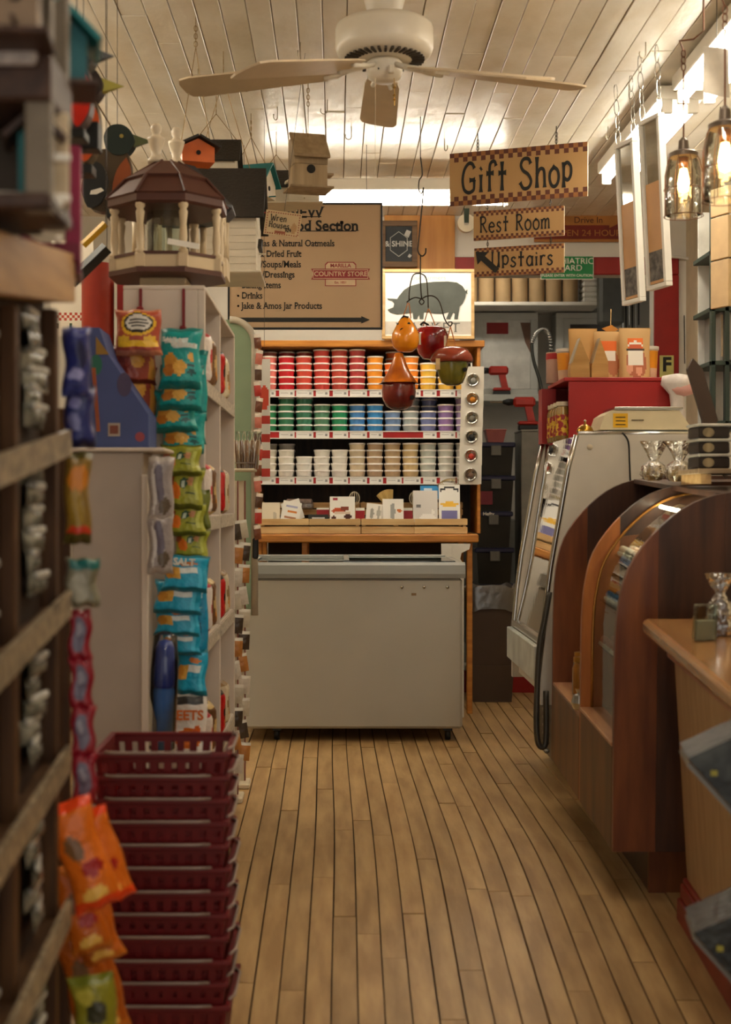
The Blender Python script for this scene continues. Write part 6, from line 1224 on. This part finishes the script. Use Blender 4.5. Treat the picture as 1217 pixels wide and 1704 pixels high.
t = thing('hanging_paper', 'sheet of white paper hanging by a hook near the right lamps', 'paper', P(1192, 150, 4.4), (0, 0, -.5)); m = MB(); m.grid(lambda u, v: ((u-.5)*.085, .012*math.sin(3*u+2*v), v*.15-.03*u), 8, 8); m.build('sheet', mat('paper_white', (226, 216, 200), .7), t, True, smooth=True); MB().tube([(0, .01, .13), (0, .01, CEIL-t.location.z)], .0016, 5).build('hook_wire', WIRE, t, True)
# loose hooks in the ceiling
HPX = sorted((1075, 1047, 1012, 1120, 1095, 545, 585, 612, 462, 415, 740, 330, 500))
hk = None
for k, (px, D) in enumerate(((1075, 4.9), (1047, 5.4), (1012, 6.0), (1120, 5.3), (1095, 5.7), (545, 5.6), (585, 6.0), (612, 5.7), (462, 5.7), (415, 5.3), (740, 6.2), (330, 5.2), (500, 4.9))):
    t = thing('ceiling_hook', 'small wire ceiling hook, %s in line from the left edge of the ceiling' % ORD[HPX.index(px)], 'hook', (X(px, D), D, CEIL-.001), (0, 0, random.random()*3), 'loose wire hooks in the ceiling')
    if hk is None: m = MB(); m.tube([(0, 0, 0), (0, 0, -.04)]+[(.014*math.cos(q)-.014+.0, 0, -.04-.014*math.sin(q)-.004) for q in [j*PI/6 for j in range(8)]], .0022, 6); hk = m.build('hook', mat('hook_pale', (190, 176, 150), .4, metal=.5), t, True, smooth=True).data
    else: o = bpy.data.objects.new('hook', hk); C.objects.link(o); o.parent = t
# ---- shelving against the right wall
D = 5.9; t = thing('metal_shelving', 'dark green metal shelving with boxes at the far right edge', 'shelf', (X(1215, D), D+.1, 0)); gm_ = mat('shelf_green', (48, 62, 54), .45); sx_ = X(1184, D)
for xx in (sx_, X(1207, D), XR-.04): MB().box(xx, xx+.02, D, D+.03, 0, Z(330, D), .002).build('upright', gm_, t)
for py in (700, 600, 510, 415): MB().box(sx_, XR-.02, D, D+.3, Z(py, D)-.02, Z(py, D), .002).build('shelf', gm_, t)
MB().box(sx_+.021, XR-.02, D+.29, D+.3, .2, Z(330, D)).build('back_sheet', mat('shelf_back', (206, 204, 196), .5), t)
q = thing('grey_appliance', 'grey metal box with a printed card on the right shelving', 'box', (X(1215, D)+.02, D+.045, Z(600, D)+.001)); MB().box(-.05, .15, -.01, .25, 0, .22, .006).build('case', mat('appliance_grey', (150, 148, 142), .4, metal=.3), q, True); MB().box(-.048, -.012, -.013, -.0105, .02, .20).build('card', mat('card_warm', (222, 196, 160), .6, nscale=20, var=.2), q, True)
q = thing('wooden_plaque', 'stack of pale wooden plaques hanging at the right edge', 'plaque', P(1196, 512, 5.7), (0, 0, -1.15)); pz = 0
for h in (.20, .18, .12): MB().box(-.05, .06, 0, .018, pz, pz+h-.006, .002).build('plaque', mat('plaque_tan', (196, 164, 120), .6, var=.08), q, True); pz += h
MB().tube([(0, .01, pz), (0, .01, CEIL-q.location.z)], .0015, 5).build('wire', WIRE, q, True)
# ================================================================ the back room and what stands before it
t = thing('trash_can', 'brown square trash can with a clear bag over its rim', 'trash can', (X(812, 7.75), 7.62, 0)); tb = mat('can_brown', (70, 52, 38), .6, var=.05); 
def tapered(w0, w1, d0, d1, z0, z1): return [(-w0, -d0, z0), (w0, -d0, z0), (w0, d0, z0), (-w0, d0, z0), (-w1, -d1, z1), (w1, -d1, z1), (w1, d1, z1), (-w1, d1, z1)], [(0, 1, 2, 3), (4, 5, 6, 7), (0, 1, 5, 4), (1, 2, 6, 5), (2, 3, 7, 6), (3, 0, 4, 7)]
m = MB(); m.add(*tapered(.105, .118, .10, .105, 0.001, .2)); m.add(*tapered(.110, .135, .102, .11, .2, .60)); m.build('can', tb, t, True)
m = MB(); m.grid(lambda u, v: (.148*math.copysign(abs(math.cos(2*PI*u))**.4, math.cos(2*PI*u))*(1+.03*math.sin(20*u*PI)), .12*math.copysign(abs(math.sin(2*PI*u))**.4, math.sin(2*PI*u)), .50+.13*v+.01*math.sin(14*u*PI)), 40, 4); m.build('bag_liner', sheet('liner_film', (190, 180, 164), .72, .3, .3, 14), t, True, smooth=True)
m = MB(); m.lathe([(.012, 0), (.03, .05), (.012, .12)], (.15, 0, .46), 10); m.build('bag_knot', MATS['liner_film'], t, True, smooth=True)
navy = mat('tote_lid', (30, 30, 62), .4); tote_b = mat('tote_body', (42, 40, 34), .3, var=.2, nscale=6)
z = OZ0+.001
for k in range(6):
    h = .225-.012*(k == 5)-.01*k*.3; pxc = (842, 838, 834, 832, 836, 836)[k]
    t = thing('storage_tote', 'dark plastic tote with navy lid, %s' % ('lowest of the stack behind the trash can' if k == 0 else 'topmost of the stack under the drill' if k == 5 else '%s from the bottom of the stack' % ORD[k]), 'tote', (X(pxc-15, 8.35), 8.38, z), group='stacked dark totes'); w2 = .105
    m = MB(); m.add(*tapered(w2*.9, w2, .15, .17, 0, h-.03)); m.build('body', tote_b, t, True); MB().box(-w2-.012, w2+.012, -.18, .18, h-.0295, h-.001, .006).build('lid', navy, t, True); MB().box(-.03, .03, -.19, -.181, h-.08, h-.02, .004).build('latch', mat('latch_grey', (110, 106, 96), .4), t, True)
    if k in (0, 3): text('Hefty', 'lettering', WHITE, t, face_cam(-.03, -.182, h-.015), .03, .0006)
    if k == 4: MB().box(-.11, -.02, -.178, -.172, .04, .12).build('note', mat('note_red', (120, 30, 44), .6), t, True)
    z += h
ztote = z
t = thing('pink_basket', 'small pinkish basket on top of the totes', 'basket', (X(824, 8.3), 8.3, ztote)); m = MB(); m.add(*tapered(.045, .06, .05, .065, 0.001, .07)); m.build('bin', mat('basket_pink', (170, 96, 90), .4), t, True); MB().box(-.064, .064, -.07, .07, .0705, .08, .003).build('rim', MATS['basket_pink'], t, True)
t = thing('filing_cabinet', 'narrow grey cabinet beside the totes', 'cabinet', (X(872, 8.2), 8.3, OZ0)); zc = Z(718, 8.2); MB().box(-.015, .085, -.1, .2, .001, zc-OZ0, .003).build('body', mat('cabinet_grey', (128, 124, 114), .45), t, True); MB().box(-.018, .088, -.105, .205, zc-OZ0+.0005, zc-OZ0+.012, .003).build('top', mat('cabinet_top', (150, 146, 136), .4), t, True)
dr_red = mat('drill_red', (178, 40, 26), .4); 
def drill(label, loc, s, long_bit):
    t = thing('cordless_drill', label, 'drill', loc, group='red cordless drills'); k = s
    MB().box(-.05*k, .085*k, -.03*k, .03*k, .14*k, .20*k, .014*k).build('motor_body', dr_red, t, True); MB().prism([(.02*k, .141*k), (.065*k, .141*k), (.085*k, .05*k), (.04*k, .05*k)], -.018*k, .018*k).build('grip', dr_red, t, True); MB().box(-.02*k, .10*k, -.035*k, .035*k, .031*k, .052*k, .006*k).build('foot', dr_red, t, True); MB().box(-.018*k, .098*k, -.034*k, .034*k, 0, .0305*k, .005*k).build('battery', BLACK, t, True)
    m = MB(); m.lathe([(.02*k, 0), (.022*k, .03*k), (.012*k, .06*k), (.006*k, .065*k)], (0, 0, 0), 14, axis='x'); m.v = [(-.05*k-v[0], v[1], v[2]+.17*k) for v in m.v]; m.build('chuck', BLACK, t, True, smooth=True)
    if long_bit: MB().tube([(-.11*k, 0, .17*k), (-.19*k, 0, .17*k)], .004*k, 6).build('bit', STEEL, t, True)
drill('red cordless drill lying in front on the narrow grey cabinet', (X(870, 8.2), 8.26, zc+.0125), .98, True)
# back room cabinets
YC = 9.45
t = thing('hanging_cabinet', 'grey white wall cabinet with a mirror panel in the back room', 'cabinet', (X(850, YC), YC, 0)); cb = mat('cabinet_white', (188, 188, 180), .5, var=.03)
x0, x1 = X(790, YC), X(895, YC); MB().box(x0, x1, YC, YC+.2, Z(660, YC), Z(521, YC), .003).build('body', cb, t); 
for a, b, c, d in ((x0, x1, 521, 533), (x0, x1, 648, 660), (x0, x0+.05, 533, 648), (x1-.05, x1, 533, 648)): MB().box(a, b, YC-.02, YC-.001, Z(d, YC), Z(c, YC), .002).build('door_frame', cb, t)
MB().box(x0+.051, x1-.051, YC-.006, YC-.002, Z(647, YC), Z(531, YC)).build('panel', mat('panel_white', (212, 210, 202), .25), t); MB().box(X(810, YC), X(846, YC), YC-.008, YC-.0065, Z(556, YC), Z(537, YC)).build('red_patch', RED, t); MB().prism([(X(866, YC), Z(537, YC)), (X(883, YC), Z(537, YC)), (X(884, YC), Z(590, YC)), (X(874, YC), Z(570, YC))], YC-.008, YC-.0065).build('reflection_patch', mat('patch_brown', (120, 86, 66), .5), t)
drill('smaller red cordless drill standing by the mirror panel', (X(824, 9.35), 9.3, Z(659, 9.35)), .98, False)
MB().box(X(780, YC), X(900, YC), YC-.25, YC+.2, Z(672, YC), Z(661, YC), .003).build('ledge', cb, t)
t = thing('tall_cabinet', 'second grey white cabinet behind the brown pouches', 'cabinet', (X(960, YC), YC, 0)); x0, x1 = X(925, YC), X(1034, YC); MB().box(x0, x1, YC, YC+.2, .98, Z(521, YC), .003).build('body', cb, t)
for a, b, c, d in ((x0, x1, 521, 530), (x0, x0+.05, 530, 700), (x1-.05, x1, 530, 700)): MB().box(a, b, YC-.02, YC-.001, Z(d, YC), Z(c, YC), .002).build('door_frame', cb, t)
MB().box(x0+.1, x1-.1, YC-.006, YC-.001, Z(700, YC), Z(540, YC)).build('dark_panel', mat('panel_dark', (70, 62, 54), .3), t)
t = thing('base_counter', 'grey counter along the back room wall', 'counter', (X(880, 9.2), 9.3, OZ0)); MB().box(X(770, 9.2)-X(880, 9.2), X(1040, 9.2)-X(880, 9.2), -.1, .35, .001, .82, .004).build('body', mat('counter_grey', (110, 108, 100), .5), t, True)
YS = 9.15; t = thing('roll_shelf', 'white wall shelf above the back room cabinets', 'shelf', (X(850, YS), YS, Z(505, YS))); MB().box(X(765, YS)-X(850, YS), X(1000, YS)-X(850, YS), 0, .45, -.012, .012, .003).build('board', WHITE, t, True)
rl = None; kraft_r = mat('roll_kraft', (170, 140, 100), .7, var=.06)
for k in range(7):
    q = thing('paper_roll', 'brown paper roll standing on the back room shelf, %s from the left' % ORD[k], 'paper roll', (X(782+28*k, YS+.08), YS+.1, Z(505, YS)+.0125), group='brown rolls on the shelf')
    if rl is None: m = MB(); m.lathe([(.052, 0), (.052, .30), (.018, .30), (.018, .28)], n=24); rl = m.build('roll', kraft_r, q, True, smooth=True, angle=.6).data
    else: o = bpy.data.objects.new('roll', rl); C.objects.link(o); o.parent = q
q = thing('towel_stack', 'stack of white folded towels at the end of the shelf', 'towels', (X(985, YS), YS+.12, Z(505, YS)+.0125))
for k in range(5): MB().box(-.05, .05, -.08, .08, .036*k, .036*k+.034, .01).build('towel', WHITE, q, True)
t = thing('grey_box', 'grey plastic box hanging beside the shelf end', 'box', (X(1018, 8.9), 8.9, Z(540, 8.9)), (0, 0, 0)); MB().box(-.075, .085, 0, .12, 0, .38, .02).build('case', mat('box_grey', (92, 92, 86), .5), t, True); MB().tube([(0, .06, .38), (0, .06, 2.7-t.location.z)], .004, 6).build('rod', WIRE, t, True)
t = thing('knife_rack', 'wall strip of hanging tools right of the grey box', 'tool rack', (X(1055, 9.5), 9.6, Z(560, 9.5)))
MB().box(-.07, .07, 0, .03, .30, .33, .003).build('strip', WHITE, t, True)
for k in range(6): MB().box(-.06+.022*k, -.05+.022*k, -.01, .0, .05+.02*(k % 3), .32, .002).build('tool', BLACK if k % 2 else STEEL, t, True)
t = thing('spray_hose', 'coiled steel sink spray hose in the back room', 'faucet', (X(900, 8.9), 8.9, OZ0)); pts = smooth_line([tuple(P(a, b, 8.9)) for a, b in ((906, 690), (900, 640), (888, 598), (886, 570), (895, 552), (908, 548), (916, 565), (918, 600), (920, 640))], 6); m = MB(); m.tube([Vector(p)-t.location for p in pts], .011, 8); m.build('hose', mat('hose_dark', (74, 76, 70), .35, metal=.5), t, True, smooth=True)
for i in range(4, len(pts)-2, 2):
    pass
m = MB()
for i in range(18, len(pts)-1): 
    p = Vector(pts[i])-t.location; m.lathe([(.013, -.006), (.018, 0), (.013, .006)], p, 10)
m.build('spring_coil', STEEL, t, True, smooth=True); MB().box(-.06, .06, -.05, .05, .001, .84, .004).build('sink_stand', mat('counter_grey', (110, 108, 100), .5), t, True); MB().tube([Vector(pts[0])-t.location, (Vector(pts[0])-t.location)*Vector((1, 1, 0))+Vector((0, 0, .84))], .011, 8).build('riser', STEEL, t, True)
t = thing('tape_roll', 'roll of white tape hanging on a strap by the red beam', 'tape', P(776, 372, 7.7)); m = MB(); m.lathe([(.016, -.02), (.05, -.02), (.05, .02), (.016, .02)], (0, 0, 0), 24, axis='y', cap=False); m.build('roll', CREAM, t, True, smooth=True, angle=.6); MB().prism([(-.012, .0), (.012, .0), (.018, .12), (-.018, .12)], -.024, -.021).build('strap', mat('strap_green', (44, 60, 44), .6), t, True); MB().tube([(0, -.02, .12), (0, -.02, CEIL-t.location.z)], .002, 5).build('wire', WIRE, t, True)
